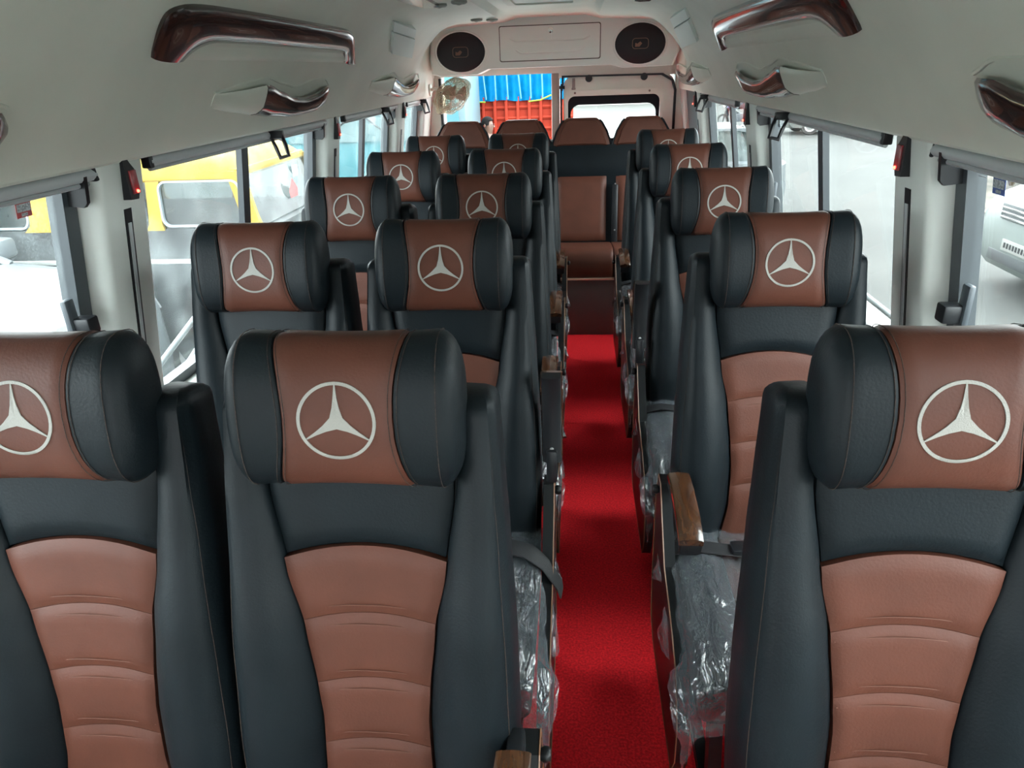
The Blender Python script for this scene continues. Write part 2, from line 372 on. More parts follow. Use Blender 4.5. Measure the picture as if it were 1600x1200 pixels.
    for sg in (-1, 1):
        st_.append(tube([hr(sg*.1385, p, .0012) for p in phs], .0007, 5, True))
        st_.append(tube([hr(sg*(hwid(p)+.006), p, .0008) for p in phs], .0006, 5, True))
        st_.append(tube([hr(sg*(hwid(p)-.006), p, .0028) for p in phs], .0006, 5, True))
    m['hrS'] = mesh('stitching', join(*st_), thread)
    # emblem
    def surf(x, y, off):
        s = SC-.003+y; a = .108+.009*(x/XE)**2; f = .060+.012*(x/XE)**2
        t = min(.98, abs(s-SC)/a); return bk(x, s, NC+f*(1-t**Q)**(1/Q)+.0025+off)
    N = 56
    secs = [[surf(rr*math.cos(2*pi*k/N), rr*math.sin(2*pi*k/N), o) for rr, o in ((.0508, -.001), (.0508, .0012), (.0553, .0012), (.0553, -.001))] for k in range(N)]
    m['ring'] = mesh('emblem_ring', loft(secs, True, False, True), emblem_m, ang=80)
    pts = []                      # star outline: tip, flank, waist, flank, tip ...
    for k in range(3):
        A = math.radians(90+120*k)
        for t, hw, both in ((.0525, .0005, 1), (.036, .0020, 1), (.022, .0040, 1)):
            pass
        L_ = [(.020, .0048), (.034, .0025), (.0525, .0007)]
        for rr, hw in L_: pts.append((rr*math.cos(A)+math.sin(A)*hw, rr*math.sin(A)-math.cos(A)*hw))
        for rr, hw in L_[::-1]: pts.append((rr*math.cos(A)-math.sin(A)*hw, rr*math.sin(A)+math.cos(A)*hw))
        B = A+math.radians(60); pts.append((.0105*math.cos(B), .0105*math.sin(B)))
    V = [surf(x, y, .0012) for x, y in pts]+[surf(x, y, -.001) for x, y in pts]+[surf(0, 0, .0014)]; n = len(pts)
    F = [[2*n, i, (i+1) % n] for i in range(n)]+[[i, i+n, (i+1) % n+n, (i+1) % n] for i in range(n)]
    m['star'] = mesh('emblem_star', (V, F), emblem_m, ang=80)
    # cushion
    CP = [(.03, .34), (.035, .40), (.03, .452), (.0, .462), (-.10, .455), (-.22, .455), (-.34, .466), (-.42, .474), (-.465, .468), (-.495, .445), (-.508, .41), (-.505, .37), (-.49, .345), (-.40, .338), (-.2, .336)]
    def csec(x, k=1, dz=0): return [(x, -.235+(y+.235)*k, .40+(z-.40)*k+(dz if z > .42 else 0)) for y, z in CP]
    m['cuC'] = mesh('cushion_centre', loft([csec(x, k) for x, k in ((-.112, .97), (-.108, .985), (-.09, 1), (-.045, 1.0), (0, 1), (.045, 1), (.09, 1), (.108, .985), (.112, .97))]), leather_brown, ang=50)
    for sg, key in ((-1, 'cuL'), (1, 'cuR')):
        m[key] = mesh('cushion_bolster', loft([csec(sg*x, k, dz) for x, k, dz in ((.113, .97, 0), (.118, .99, .004), (.14, 1, .016), (.17, 1, .022), (.20, 1, .018), (.218, .985, .008), (.227, .95, -.006), (.230, .88, -.012))]), leather_dark, ang=60)
    m['cu'] = mesh('seat_cushion', box(-.205, .205, -.46, .02, .342, .43, .02), leather_dark)
    # plastic film over the cushion, loose on the aisle side (sg)
    film = mat('clear_film', (.8, .85, .88), .15)
    nt = film.node_tree; b = nt.nodes['Principled BSDF']; out = nt.nodes['Material Output']
    b.inputs['Base Color'].default_value = (.16, .18, .20, 1); b.inputs['Roughness'].default_value = .10; b.inputs['Specular IOR Level'].default_value = 1.0; b.inputs['IOR'].default_value = 2.2
    tr = nt.nodes.new('ShaderNodeBsdfTransparent'); mx = nt.nodes.new('ShaderNodeMixShader'); lw = nt.nodes.new('ShaderNodeLayerWeight'); lw.inputs['Blend'].default_value = .35
    mr = nt.nodes.new('ShaderNodeMapRange'); mr.inputs['To Min'].default_value = .30; mr.inputs['To Max'].default_value = .75
    nt.links.new(lw.outputs['Facing'], mr.inputs['Value']); nt.links.new(mr.outputs[0], mx.inputs[0]); nt.links.new(tr.outputs[0], mx.inputs[1]); nt.links.new(b.outputs[0], mx.inputs[2]); nt.links.new(mx.outputs[0], out.inputs['Surface'])
    tc = nt.nodes.new('ShaderNodeTexCoord'); mp = nt.nodes.new('ShaderNodeMapping'); mp.inputs['Rotation'].default_value = (0, 0, .5); mp.inputs['Scale'].default_value = (5, 1.6, 3)
    nz = nt.nodes.new('ShaderNodeTexNoise'); nz.inputs['Scale'].default_value = 7; nz.inputs['Detail'].default_value = 4; nz.inputs['Distortion'].default_value = .8
    bp = nt.nodes.new('ShaderNodeBump'); bp.inputs['Strength'].default_value = 1; bp.inputs['Distance'].default_value = .02
    nt.links.new(tc.outputs['Object'], mp.inputs['Vector']); nt.links.new(mp.outputs[0], nz.inputs['Vector']); nt.links.new(nz.outputs['Fac'], bp.inputs['Height']); nt.links.new(bp.outputs[0], b.inputs['Normal'])
    for sg, key in ((1, 'filmR'), (-1, 'filmL')):
        def fn(u, v):
            a = (u*2-1)*.36; y = .0-.60*v           # a: across, arc length
            top = .472+.02*math.exp(-((abs(a)-.17)/.05)**2); x = a; z = top
            fx = sg*a > 0
            if abs(a) > .225:
                d = abs(a)-.225; sd = math.copysign(1, a)
                fl = .30 if fx else .02
                fl *= (.4+.6*math.sin(v*9+1)**2) if fx else 1
                x = sd*((.232 if fx else .222)+d*fl); z = .462-d*(.75 if fx else .8)*(1+.35*math.sin(v*13+2)*(1 if fx else .3))
            yy = y
            if y < -.50:
                d = -y-.50; yy = -.515-d*.18; z -= d*1.15
            elif y < -.42: z -= ((-y-.42)/.08)**2*.02
            q_ = x*math.cos(.5)+yy*math.sin(.5); nn = noise.noise(Vector((q_*16+3*sg, yy*5, z*9)))*.012 + noise.noise(Vector((q_*46, yy*13, z*30+5)))*.007
            o = .006+abs(nn)
            if abs(a) > .215: x += math.copysign(o*(1.4 if fx else .1), a)
            if y < -.48: yy -= o
            if abs(a) <= .24 and y >= -.52: z += o
            return (x, yy, z)
        m[key] = mesh('plastic_cover', grid(fn, 80, 60), film, ang=180)
    # pedestal
    m['ped'] = mesh('seat_frame', box(-.2, .2, -.46, .05, .305, .342, .006), blackp, ang=30)
    for sg, key in ((-1, 'legL'), (1, 'legR')):
        m[key] = mesh('leg', ringprism([(-.47, 0), (.06, 0), (.02, .31), (-.40, .31)], [(-.425, .028), (.018, .028), (-.014, .285), (-.365, .285)], sg*.155, sg*.185, 'x'), blackp, ang=30)
    m['plate'] = mesh('front_plate', box(-.135, .02, -.43, -.425, .0, .304), metal, smooth=False)
    m['plank'] = mesh('wood_strut', xf(box(-.03, .03, -.012, .012, 0, .32, .003), Matrix.Translation((.0, -.45, .0)) @ Matrix.Rotation(.25, 4, 'Y')), plank_w, ang=30)
    sp = [(-.44, .13), (-.475, .20), (-.47, .30), (-.40, .40), (-.28, .44), (-.14, .47), (-.04, .56), (.01, .62), (.06, .62), (.09, .54), (.08, .30), (.05, .15), (-.02, .12)]
    for sg, k in ((1, 'sideR'), (-1, 'sideL')):
        m[k] = mesh('side_panel', prism(sp, sg*.240, sg*.268, 'x'), blackg, ang=25)
        m[k+'e'] = mesh('edge_strip', tube([(sg*.268, y, z) for y, z in sp], .0018, 5, True), mat('edge_tan', (.20, .10, .055), .4))
        m[k+'k'] = mesh('knob', lathe([(0, sg*.286), (.010, sg*.285), (.013, sg*.281), (.013, sg*.274), (.009, sg*.267)], 16, 'x'), blackg)
    # armrest: local, hinge at origin, pointing to -y; top is +z
    AT = [(-.03, .038), (-.06, .041), (-.11, .042), (-.16, .039), (-.21, .031), (-.25, .018), (-.268, .008)]
    secs = []; sec2 = []
    for y, z in AT:
        w = .027
        secs.append([(-w, y, z-.014), (-w, y, z-.003), (-w+.004, y, z), (0, y, z+.003), (w-.004, y, z), (w, y, z-.003), (w, y, z-.014)])
        sec2.append([(-.024, y, z-.012), (.024, y, z-.012), (.024, y+.006, z-.040), (.016, y+.008, z-.046), (-.016, y+.008, z-.046), (-.024, y+.006, z-.040)])
    m['armW'] = mesh('armrest_pad', loft(secs), armwood, ang=50); m['armB'] = mesh('armrest', loft(sec2), blackp, ang=40)
    m['armS'] = mesh('screw', lathe([(0, -.003), (.0045, -.0025), (.0055, 0)], 10), metal)
    m['armP'] = mesh('armrest_arm', box(-.014, .014, -.06, .03, -.022, .02, .006), blackp, ang=30)
    # seat belt across the cushion
    def strap(pts, w=.023, t=.0016):
        P = [Vector(p) for p in pts]; secs = []
        for i, p in enumerate(P):
            a = P[max(0, i-1)]; b = P[min(len(P)-1, i+1)]; tt = (b-a).normalized(); sd = Vector((0, 1, 0)); sd = (sd-tt*sd.dot(tt)).normalized(); up = tt.cross(sd)
            secs.append([p-sd*w-up*t, p+sd*w-up*t, p+sd*w+up*t, p-sd*w+up*t])
        return loft(secs)
    for sg, k in ((1, 'beltR'), (-1, 'beltL')):
        m[k] = mesh('seat_belt', join(strap([(sg*.262, -.04, .40), (sg*.258, -.07, .46), (sg*.235, -.09, .492), (sg*.19, -.10, .508), (sg*.12, -.10, .500), (sg*.06, -.10, .494)])), webbing, ang=60)
        m[k+'2'] = mesh('buckle_strap', join(strap([(sg*.05, -.10, .492), (-sg*.05, -.09, .480), (-sg*.15, -.08, .500), (-sg*.22, -.06, .492), (-sg*.25, -.02, .44)])), webbing, ang=60)
        m[k+'b'] = mesh('buckle', box(sg*.055-.045, sg*.055+.035, -.122, -.078, .492, .512, .004), blackp, ang=30)
        m[k+'r'] = mesh('release_button', box(sg*.02-.012, sg*.02+.014, -.116, -.084, .510, .5145, .002), redp, ang=30)
        m[k+'d'] = mesh('seat_belt', join(strap([(-sg*.12, -.05, .478), (-sg*.02, -.07, .480), (sg*.06, -.09, .490), (sg*.14, -.11, .512), (sg*.205, -.13, .512), (sg*.25, -.15, .488), (sg*.285, -.17, .44), (sg*.29, -.175, .42)], .03)), webbing, ang=60)
seat_meshes()
def part(key, parent, name=None, **k):
    me = SEATM[key]; return mk(name or me.name.split('.')[0], me, None, parent, **k)
def make_seat(label, loc, aisle, arm, rec=0, film=True, belt=None, group='seats in rows', full=True):
    t = thing('bus_seat', label, 'seat', loc, 0, group)
    b = part('shell', t, 'backrest')
    for k in ('panel0', 'panel1', 'panel2', 'panel3', 'upper', 'bolL', 'bolR'): part(k, b)
    part('stB', b, kind='stuff'); part('stP', b, kind='stuff')
    h = part('hrB', t)
    part('hrC', h); part('hrL', h); part('hrR', h); part('hrS', h, kind='stuff'); part('ring', h, label='white embroidered ring'); part('star', h, label='white three-pointed star')
    if rec:
        for o in (b, h):
            o.matrix_local = Matrix.Translation((0, 0, PZ)) @ Matrix.Rotation(rec, 4, 'X') @ Matrix.Translation((0, 0, -PZ))
    c = part('cu', t); part('cuC', c); part('cuL', c); part('cuR', c)
    if film: part('filmR' if aisle > 0 else 'filmL', t)
    p = part('ped', t); part('legL', t); part('legR', t)
    if aisle < 0: part('plate', p); part('plank', p)
    if arm is not None:
        k = 'sideR' if aisle > 0 else 'sideL'
        sp = part(k, t); part(k+'e', sp); part(k+'k', sp, loc=(0, .04, .585))
        a = part('armB', t, loc=(aisle*.232, .0, .64), rot=(0 if arm == 'down' else -math.radians(96), 0, 0))
        if arm == 'up': a.rotation_euler = (-math.radians(97), 0, 0); a.location = (aisle*.262, .02, .66)
        part('armW', a); part('armP', a); part('armS', a, loc=(0, -.06, -.006)); part('armS', a, loc=(0, -.21, -.010))
        if arm == 'up':
            a.rotation_euler = (-math.radians(96), 0, 0)
    if belt:
        k = 'beltR' if aisle > 0 else 'beltL'
        if belt == 'across': bl = part(k, t); part(k+'2', bl); part(k+'b', bl); part(k+'r', bl)
        else:
            bl = part(k+'d', t)
            part(k+'b', bl, loc=(-aisle*.03, .02, -.006)); part(k+'r', bl, loc=(-aisle*.03, .02, -.006))
    return t
PL, PR = .770, .782
ordn = ['first', 'second', 'third', 'fourth', 'fifth']
near = ['nearest the camera', 'second from the camera', 'third from the camera', 'fourth from the camera', 'last before the rear bench']
armL = ['down', 'up', 'down', 'down', 'down']; armR = [None, 'down', 'up', 'down', 'down']
for i in range(5):
    y = .8*i
    make_seat('grey and brown seat by the left window, row %s' % near[i], (-.7925, PL+y, 0), 1, None, film=False)
    make_seat('grey and brown aisle seat of the left-hand pair, row %s' % near[i], (-.325, PL+y, 0), 1, armL[i], belt='hang' if i == 1 else 'across')
    make_seat('grey and brown single seat right of the aisle, row %s' % near[i], (.488, PR+y, 0), -1, armR[i], belt='across')

# ================================================================== REAR BENCH
bench = thing('rear_bench', 'four-place grey and brown bench across the back of the cabin', 'bench', (CX, 4.40, 0))
BW = .405; TB = math.radians(11); cb, sb = math.cos(TB), math.sin(TB)
def bb(x, s, n): return Vector((x, .50+s*sb-n*cb, .49+s*cb+n*sb))
NB = Vector((0, -cb, sb))
base_m = mat('bench_base_brown', (.075, .052, .046), .55, bump=.1, bscale=100)
mk('base', box(-.81, .81, .0, .42, 0, .375, .004), base_m, bench, ang=30)
mk('trim_strip', box(-.81, .81, -.012, .012, .372, .386, .003), mat('brushed_strip', (.75, .60, .48), .35, .8), bench, ang=30)
band = [(-.81, .70)]
secs = []
mk('backrest', join(loft([[bb(-.81, s, n), bb(.81, s, n), bb(.81, s, -.10), bb(-.81, s, -.10)] for s, n in ((-.04, -.012), (.44, -.012), (.47, .008), (.56, .012), (.64, .008), (.685, -.004), (.70, -.03), (.702, -.09))])), leather_dark, bench, ang=45)
for i in range(4):
    c = -.6075+BW*i
    def cush(x, k): return [(c+x, .24+(y-.24)*k, .47+(z-.47)*k) for y, z in ((.0, .388), (-.012, .43), (-.015, .49), (.0, .535), (.035, .556), (.08, .560), (.25, .54), (.46, .51), (.50, .50), (.50, .388))]
    mk('cushion', loft([cush(x, k) for x, k in ((-.2, .96), (-.195, .985), (-.18, 1), (0, 1), (.18, 1), (.195, .985), (.2, .96))]), leather_brown, bench, ang=50)
    def pf(u, v):
        x0 = u*2-1; e = min(1, (1-abs(x0))/.12, v/.08, (1-v)/.08); return bb(c+x0*.17, .02+.435*v, -.006+.02*(1-(1-e)**2))
    mk('back_panel', pillow(pf, 14, 14, NB*-.02), leather_brown, bench)
    # headrest: tapered cap, brown front, dark edge
    def out(s, g=0): return interp([(.66, .198), (.74, .170), (.80, .135), (.82, .115), (.835, .08)], s)-g
    secs = [[bb(c-out(s), s, -.075), bb(c-out(s)-.004, s, -.04), bb(c-out(s), s, -.002), bb(c-out(s, .015), s, .008), bb(c+out(s, .015), s, .008), bb(c+out(s), s, -.002), bb(c+out(s)+.004, s, -.04), bb(c+out(s), s, -.075)] for s in (.655, .70, .74, .78, .80, .815, .825)]
    secs.append([bb(c+(v[0]-c)*.97, .832, -.035+(k-3.5)*0+(-.02 if k in (0, 7) else .02 if k in (3, 4) else 0)) for k, v in enumerate(secs[-1])])
    h = mk('headrest', loft(secs), leather_brown, bench, ang=45)
    for sg in (-1, 1):
        mk('piping', tube([bb(c+sg*(out(s)+.001), s, .004) for s in (.655, .68, .71, .74, .77, .80, .815)], .006, 6), leather_dark, h)
    def hf(u, v):
        s = .648+.178*v; x0 = u*2-1; e = min(1, (1-abs(x0))/.10, v/.05, (1-v)/.12)
        return bb(c+x0*(out(s)-.014), s-(.012*(abs(x0)**6)), -.004+.022*(1-(1-e)**2))
    mk('headrest_face', pillow(hf, 16, 12, NB*-.03), leather_brown, h)
ba = mk('armrest', xf(box(-.02, .02, -.018, .018, 0, .42, .010), Matrix.Translation((.430, .47, .47)) @ Matrix.Rotation(-.16, 4, 'X')), blackp, bench, ang=40)
for z in (.42, .12): mk('screw', lathe([(0, -.004), (.005, -.003), (.006, 0)], 10, 'y'), metal, ba, loc=(.430, .447+z*.16, .47+z))
mk('armrest_hinge', box(.405, .455, .36, .50, .36, .50, .01), blackp, ba, ang=40)

# ================================================================== OVERHEAD REAR PANEL
YP = 5.45
po = [(-1.05, 1.70), (-1.04, 1.60), (-.98, 1.585), (-.72, 1.590), (-.64, 1.622), (.24, 1.622), (.32, 1.600), (.66, 1.605), (.70, 1.70), (.68, 1.88), (.30, 1.945), (-.175, 1.96), (-.65, 1.945), (-1.03, 1.88)]
op = struct('trim_2', join(loft([[(CX+(x-CX)*k, y, 1.74+(z-1.74)*k) for x, z in po] for y, k in ((YP, .985), (YP+.012, 1), (YP+.30, 1))])), panel_m, ang=35)
op['label'] = 'pale overhead panel above the rear doors'
lk = thing('locker_flap', 'pale drop-down locker flap between the two rear loudspeakers', 'locker', (CX-.02, YP, 1.778))
ld = mk('flap', prism(rrect(-.347, .347, -.108, .108, .012), -.010, .001), panel_m, lk, ang=30)
mk('gap', ringprism(rrect(-.353, .353, -.114, .114, .014), rrect(-.347, .347, -.108, .108, .012), -.0025, .001), mat('gap_dark', (.10, .10, .09), .8), lk, ang=30)
mk('lock', lathe([(0, -.022), (.009, -.021), (.011, -.014), (.018, -.013), (.019, -.009)], 16, 'y'), chrome, ld, loc=(.008, 0, .076))
for zz, w, dz in ((.012, .275, .022), (-.062, .235, .022)):
    mk('moulded_rib', tube([(x*w, -.0105, zz+dz*max(0, (abs(x)-.82)/.18)**1.6) for x in [k/14-1 for k in range(29)]], .0075, 6), panel_m, ld)
mk('moulded_line', box(.005, .011, -.0125, -.009, .0, .058, .001), panel_m, ld, ang=30)
def speaker(x, z, label):
    t = thing('loudspeaker', label, 'speaker', (x, YP, z), 0, 'rear loudspeakers')
    sc = Matrix.Diagonal((1, 1, .745, 1))
    mk('surround', xf(lathe([(.172, .004), (.186, -.001), (.190, -.006), (.180, -.012), (.172, -.010)], 48, 'y'), sc), panel_m, t)
    mk('grille', xf(lathe([(0, -.030), (.06, -.029), (.12, -.024), (.16, -.014), (.174, -.006), (.174, .0)], 48, 'y'), sc), mat('speaker_grille', (.010, .012, .018), .55, bump=.4, bscale=700), t)
    lg = mk('logo_frame', ringprism(rrect(-.056, .056, -.034, .034, .022), rrect(-.052, .052, -.030, .030, .018), -.034, -.027), mat('logo_copper', (.20, .13, .10), .4, .6), t, ang=30)
    mk('logo_mark', prism([(-.036, -.02), (-.006, -.02), (.012, .0), (-.002, .012), (-.02, -.002), (-.034, .004)], -.0325, -.028), mat('logo_copper2', (.22, .12, .09), .4, .6), lg, ang=30)
    return t
speaker(-.822, 1.738, 'black oval loudspeaker at the left end of the rear panel')
speaker(.428, 1.749, 'black oval loudspeaker at the right end of the rear panel')

# ================================================================== CEILING FITTINGS
def duct(side, y, t, off, upper=True):
    """point on the sloped duct face; t along the slope, off = proud into the cabin"""
    p, q = ((-.970, 1.667), (-.800, 1.825)) if upper else ((-1.10, 1.445), (-.970, 1.667))
    dx, dz = q[0]-p[0], q[1]-p[1]; L = math.hypot(dx, dz)
    x = p[0]+dx*t+off*dz/L; z = p[1]+dz*t-off*dx/L
    if side > 0: x = 2*CX-x
    return Vector((x, y, z))
def slot_trim(side, y0, y1, label):
    t = thing('slot_surround', label, 'trim', (0, 0, 0), 0, 'walnut surrounds on the side ducts')
    def rnd(P, n=4):
        return P
    O = [(y0+.02, .04), (y0+.005, .14), (y0-.03, .45), (y0-.02, .60), (y0+.06, .69), (y0+.30, .70), ((y0+y1)/2, .69), (y1-.52, .68), (y1-.40, .665), (y1-.31, .60), (y1-.20, .38), (y1-.04, .10), (y1, .03)]
    I = [(y0+.17, .04), (y0+.18, .12), (y0+.205, .20), (y0+.245, .255), (y0+.29, .270), (y0+.45, .272), ((y0+y1)/2, .270), (y1-.42, .268), (y1-.33, .262), (y1-.275, .24), (y1-.24, .17), (y1-.20, .09), (y1-.18, .03)]
    def sub(P, n=4):
        R = []
        for a, b in zip(P, P[1:]):
            for k in range(n): R.append((a[0]+(b[0]-a[0])*k/n, a[1]+(b[1]-a[1])*k/n))
        return R+[P[-1]]
    def chk(P):
        R = [P[0]]
        for a, b in zip(P, P[1:]): R += [(a[0]*.75+b[0]*.25, a[1]*.75+b[1]*.25), (a[0]*.25+b[0]*.75, a[1]*.25+b[1]*.75)]
        return R+[P[-1]]
    O, I = chk(chk(O)), chk(chk(I)); secs = []
    for o, i in zip(O, I):
        sec = []
        for k, h in ((0, -.012), (0, .004), (.05, .010), (.18, .015), (.4, .018), (.6, .018), (.82, .015), (.95, .009), (1, .0), (1, -.012)):
            sec.append(duct(side, o[0]+(i[0]-o[0])*k, o[1]+(i[1]-o[1])*k, h))
        secs.append(sec)
    mk('surround', loft(secs), walnut, t, ang=50)
    def sh(u, v): return duct(side, y0+.16+(y1-y0-.30)*u, -.02+.30*v, .010*math.sin(pi*min(1, v*1.3))-.002)
    mk('shelf_lip', grid(sh, 12, 8), cream, t)
slot_trim(-1, 1.66, 3.30, 'long glossy walnut surround on the left ceiling duct')
slot_trim(1, 1.74, 3.44, 'long glossy walnut surround on the right ceiling duct')
def vent(side, y0, ym, y1, label):
    t = thing('grab_pocket', label, 'air vent', (0, 0, 0), 0, 'walnut scoops along the ducts')
    n = 26
    def shape(f):      # f 0..1 along the whole pocket, returns t_low, t_rim, proud
        lo = interp([(0, .46), (.15, .38), (.30, .31), (.45, .25), (.6, .21), (.85, .21), (.93, .25), (.97, .31), (1, .42)], f)
        hi = interp([(0, .62), (.15, .66), (.32, .72), (.45, .62), (.58, .53), (.70, .50), (.82, .54), (.92, .63), (.97, .62), (1, .52)], f)
        pr = interp([(0, .004), (.12, .022), (.30, .034), (.6, .040), (.85, .038), (.95, .028), (1, .008)], f)
        return lo, hi, pr
    def lip(fa, fb, g=0):
        secs = []
        for k in range(n+1):
            f = fa+(fb-fa)*k/n; y = y0+(y1-y0)*f; lo, hi, pr = shape(f)
            D = lambda q, o: duct(side, y, lo+(hi-lo)*q, o, False)
            sec = [duct(side, y, lo-.02, -.012, False), D(0, .003+g), D(.12, pr*.55+g), D(.28, pr*.85+g), D(.42, pr+g), D(.60, pr*.98+g), D(.85, pr*.90+g), D(1, pr*.80+g), D(1.06, pr*.62), D(1, pr*.42-g), D(.7, pr*.32-g), D(.3, pr*.1-g), duct(side, y, lo+.05, -.012, False)]
            secs.append(sec)
        return loft(secs)
    fm = (ym-y0)/(y1-y0)
    mk('moulded_lip', lip(0, fm+.02), cream, t, ang=60)
    mk('walnut_lip', lip(fm, 1, .0022), walnut, t, ang=60)
    bead = [duct(side, y0+(y1-y0)*f, interp([(0, .64), (.2, .74), (.34, .80), (.5, .70), (.62, .64), (.8, .74), (.93, .74), (1, .64)], f), .001, False) for f in [k/40 for k in range(41)]]
    mk('moulded_bead', tube(bead, .0045, 6), cream, t)
vent(-1, .28, .56, 1.27, 'walnut-lipped scoop cut by the left edge of the picture')
vent(-1, 2.06, 2.36, 3.06, 'walnut-lipped scoop on the left duct below the long surround')
vent(-1, 3.72, 4.08, 4.86, 'small far walnut-lipped scoop on the left duct near the fan')
vent(1, .28, .52, 1.36, 'walnut-lipped scoop cut by the right edge of the picture')
vent(1, 2.17, 2.50, 3.32, 'walnut-lipped scoop on the right duct below the long surround')
vent(1, 4.02, 4.42, 5.25, 'small far walnut-lipped scoop on the right duct near the loudspeaker')
for side, y, lab in ((-1, 3.80, 'square cream flap high on the left duct before the loudspeaker'), (1, 3.80, 'square cream flap high on the right duct before the loudspeaker')):
    t = thing('duct_flap', lab, 'flap', (0, 0, 0), 0, 'square flaps at the duct ends')
    for nm, a, b, h in (('cover', .30, .80, .012), ('upper_cover', .82, 1.02, .008)):
        V = [duct(side, y+dy*.19+.16-(tt-.3)*.56, tt, hh+(.022 if dy > 0 else .0)) for hh, g in ((-.03, 0), (h, 1)) for dy, tt in ((-1, a), (1, a), (1, b), (-1, b))]
        mk(nm, (V, [[0, 1, 2, 3], [4, 5, 6, 7], [0, 1, 5, 4], [1, 2, 6, 5], [2, 3, 7, 6], [3, 0, 4, 7]]), panel_m, t, smooth=False)
for side, lab, y0, y1 in ((-1, 'tapering walnut strip on the ceiling left of the middle', 2.45, 3.45), (1, 'tapering walnut strip on the ceiling right of the middle', 2.45, 3.62)):
    g = lambda x: x if side < 0 else 2*CX-x
    xs = [(-.70, y0), (-.58, y0), (-.60, y1-.03), (-.625, y1), (-.665, y1-.05)]
    zc = [1.879, 1.888, 1.886, 1.884, 1.881]
    V = [(g(x), y, z+.004) for (x, y), z in zip(xs, zc)]+[(g(x), y, z-.010) for (x, y), z in zip(xs, zc)]
    o = mk('ceiling_strip', (V, [[4, 3, 2, 1, 0], [5, 6, 7, 8, 9]]+[[i, (i+1) % 5, (i+1) % 5+5, i+5] for i in range(5)]), walnut, smooth=False)
    tag(o, lab, 'trim', 'walnut ceiling strips')
nz = mat('nozzle_grey', (.34, .35, .32), .4)
for x, y, lab in ((-.605, 3.45, 'round air nozzle beside the left ceiling strip'), (-.50, 3.34, 'round air nozzle nearest the middle of the ceiling'), (-.585, 4.55, 'faint air nozzle near the left loudspeaker, outer one'), (-.50, 4.60, 'faint air nozzle near the left loudspeaker, inner one'), (.24, 3.42, 'dark air nozzle on the right of the ceiling')):
    zc = 1.8895 if abs(x-CX) > .3 else 1.8945
    t = thing('air_nozzle', lab, 'air nozzle', (x, y, zc), 0, 'ceiling air nozzles')
    mk('ring', lathe([(.020, .002), (.034, .0), (.035, -.008), (.028, -.013), (.020, -.009)], 20), nz, t)
    mk('ball', lathe([(0, -.018), (.010, -.016), (.019, -.008), (.021, .0)], 18), nz if x < 0 else blackp, t)
ht = thing('roof_hatch', 'pale roof hatch frame in the middle of the ceiling', 'hatch', (CX, 3.9, 1.934))
mk('frame', ringprism(rrect(-.19, .19, -.28, .28, .03), rrect(-.15, .15, -.24, .24, .02), -.014, .004, 'z'), cream, ht, ang=30)
mk('lid', prism(rrect(-.149, .149, -.239, .239, .02), -.006, .004, 'z'), panel_m, ht, ang=30)
mk('handle', box(-.06, .06, -.225, -.20, -.024, -.006, .006), panel_m, ht)

# ================================================================== WINDOW FITTINGS
def blind(side, a, b, hy, hooks, label):
    X = xl if side < 0 else xr; o = -side*0
    t = thing('roller_blind', label, 'blind', (0, 0, 0), 0, 'roller blinds over the side windows')
    x = X(1.43, .018)
    mk('tube', tube([(x, a, 1.430), (x, b, 1.430)], .014, 12), greytube, t)
    mk('bottom_bar', tube([(x+side*.004, a+.01, 1.411), (x+side*.004, b-.02, 1.411)], .006, 8), mat('bar_grey', (.36, .38, .39), .35), t)
    for y, s_ in ((a, -1), (b, 1)):
        if y < .3: continue
        mk('end_bracket', box(x-.013, x+.013, y-.010, y+.010, 1.414, 1.446, .004), blackp, t, ang=40)
    if hy:
        xi = x-side*.012; f = -side
        P = [(xi-f*.004, hy, 1.428), (xi+f*.016, hy-.012, 1.385), (xi+f*.030, hy-.02, 1.352), (xi+f*.062, hy-.02, 1.360), (xi+f*.052, hy-.010, 1.395), (xi+f*.040, hy, 1.428)]
        h = mk('pull_handle', tube(P, .0080, 6, True), blackp, t)
        mk('handle_clip', box(min(xi-f*.008, xi+f*.044), max(xi-f*.008, xi+f*.044), hy-.012, hy+.014, 1.418, 1.444, .004), blackp, h, ang=40)
    for hk in hooks:
        xi = X(1.40, -.002)
        mk('catch_plate', prism([(X(1.43, .004), 1.43), (X(1.37, .004), 1.372), (X(1.37, .014), 1.362), (X(1.37, .050), 1.366), (X(1.43, .060), 1.43)][::side], hk-.018, hk-.006), blackp, t, ang=40)
blind(-1, .12, 1.60, None, (1.565,), 'grey roller blind over the nearest left window')
blind(-1, 1.83, 3.31, 2.62, (3.215,), 'grey roller blind over the left window facing the yellow van')
blind(-1, 3.52, 4.68, 4.22, (4.55,), 'grey roller blind over the third left window')
blind(-1, 4.88, 5.42, 5.30, (5.40,), 'short grey roller blind over the last left window')
blind(1, .14, 1.665, None, (1.625,), 'grey roller blind over the nearest right window')
blind(1, 1.93, 3.40, 2.80, (3.285,), 'grey roller blind over the second right window')
blind(1, 3.74, 4.80, 4.53, (4.70,), 'grey roller blind over the third right window')
def switch(side, y, z, label):
    X = xl if side < 0 else xr; s = -side
    t = thing('call_switch', label, 'switch', (X(z), y, z), 0, 'call switches on the window pillars')
    mk('housing', prism([(-.020, -.048), (.012, -.050), (.020, -.035), (.022, .020), (.008, .036), (-.004, .052), (-.020, .050)], -s*.012, s*.014, 'x'), blackp, t, ang=30)
    mk('lens', box(min(s*.012, s*.019), max(s*.012, s*.019), -.008 , .019, -.036, .020, .002), redlens, t, ang=30)
    mk('led', lathe([(0, s*.024), (.003, s*.023), (.0045, s*.018)], 12, 'x'), led, t, loc=(0, .006, -.030))
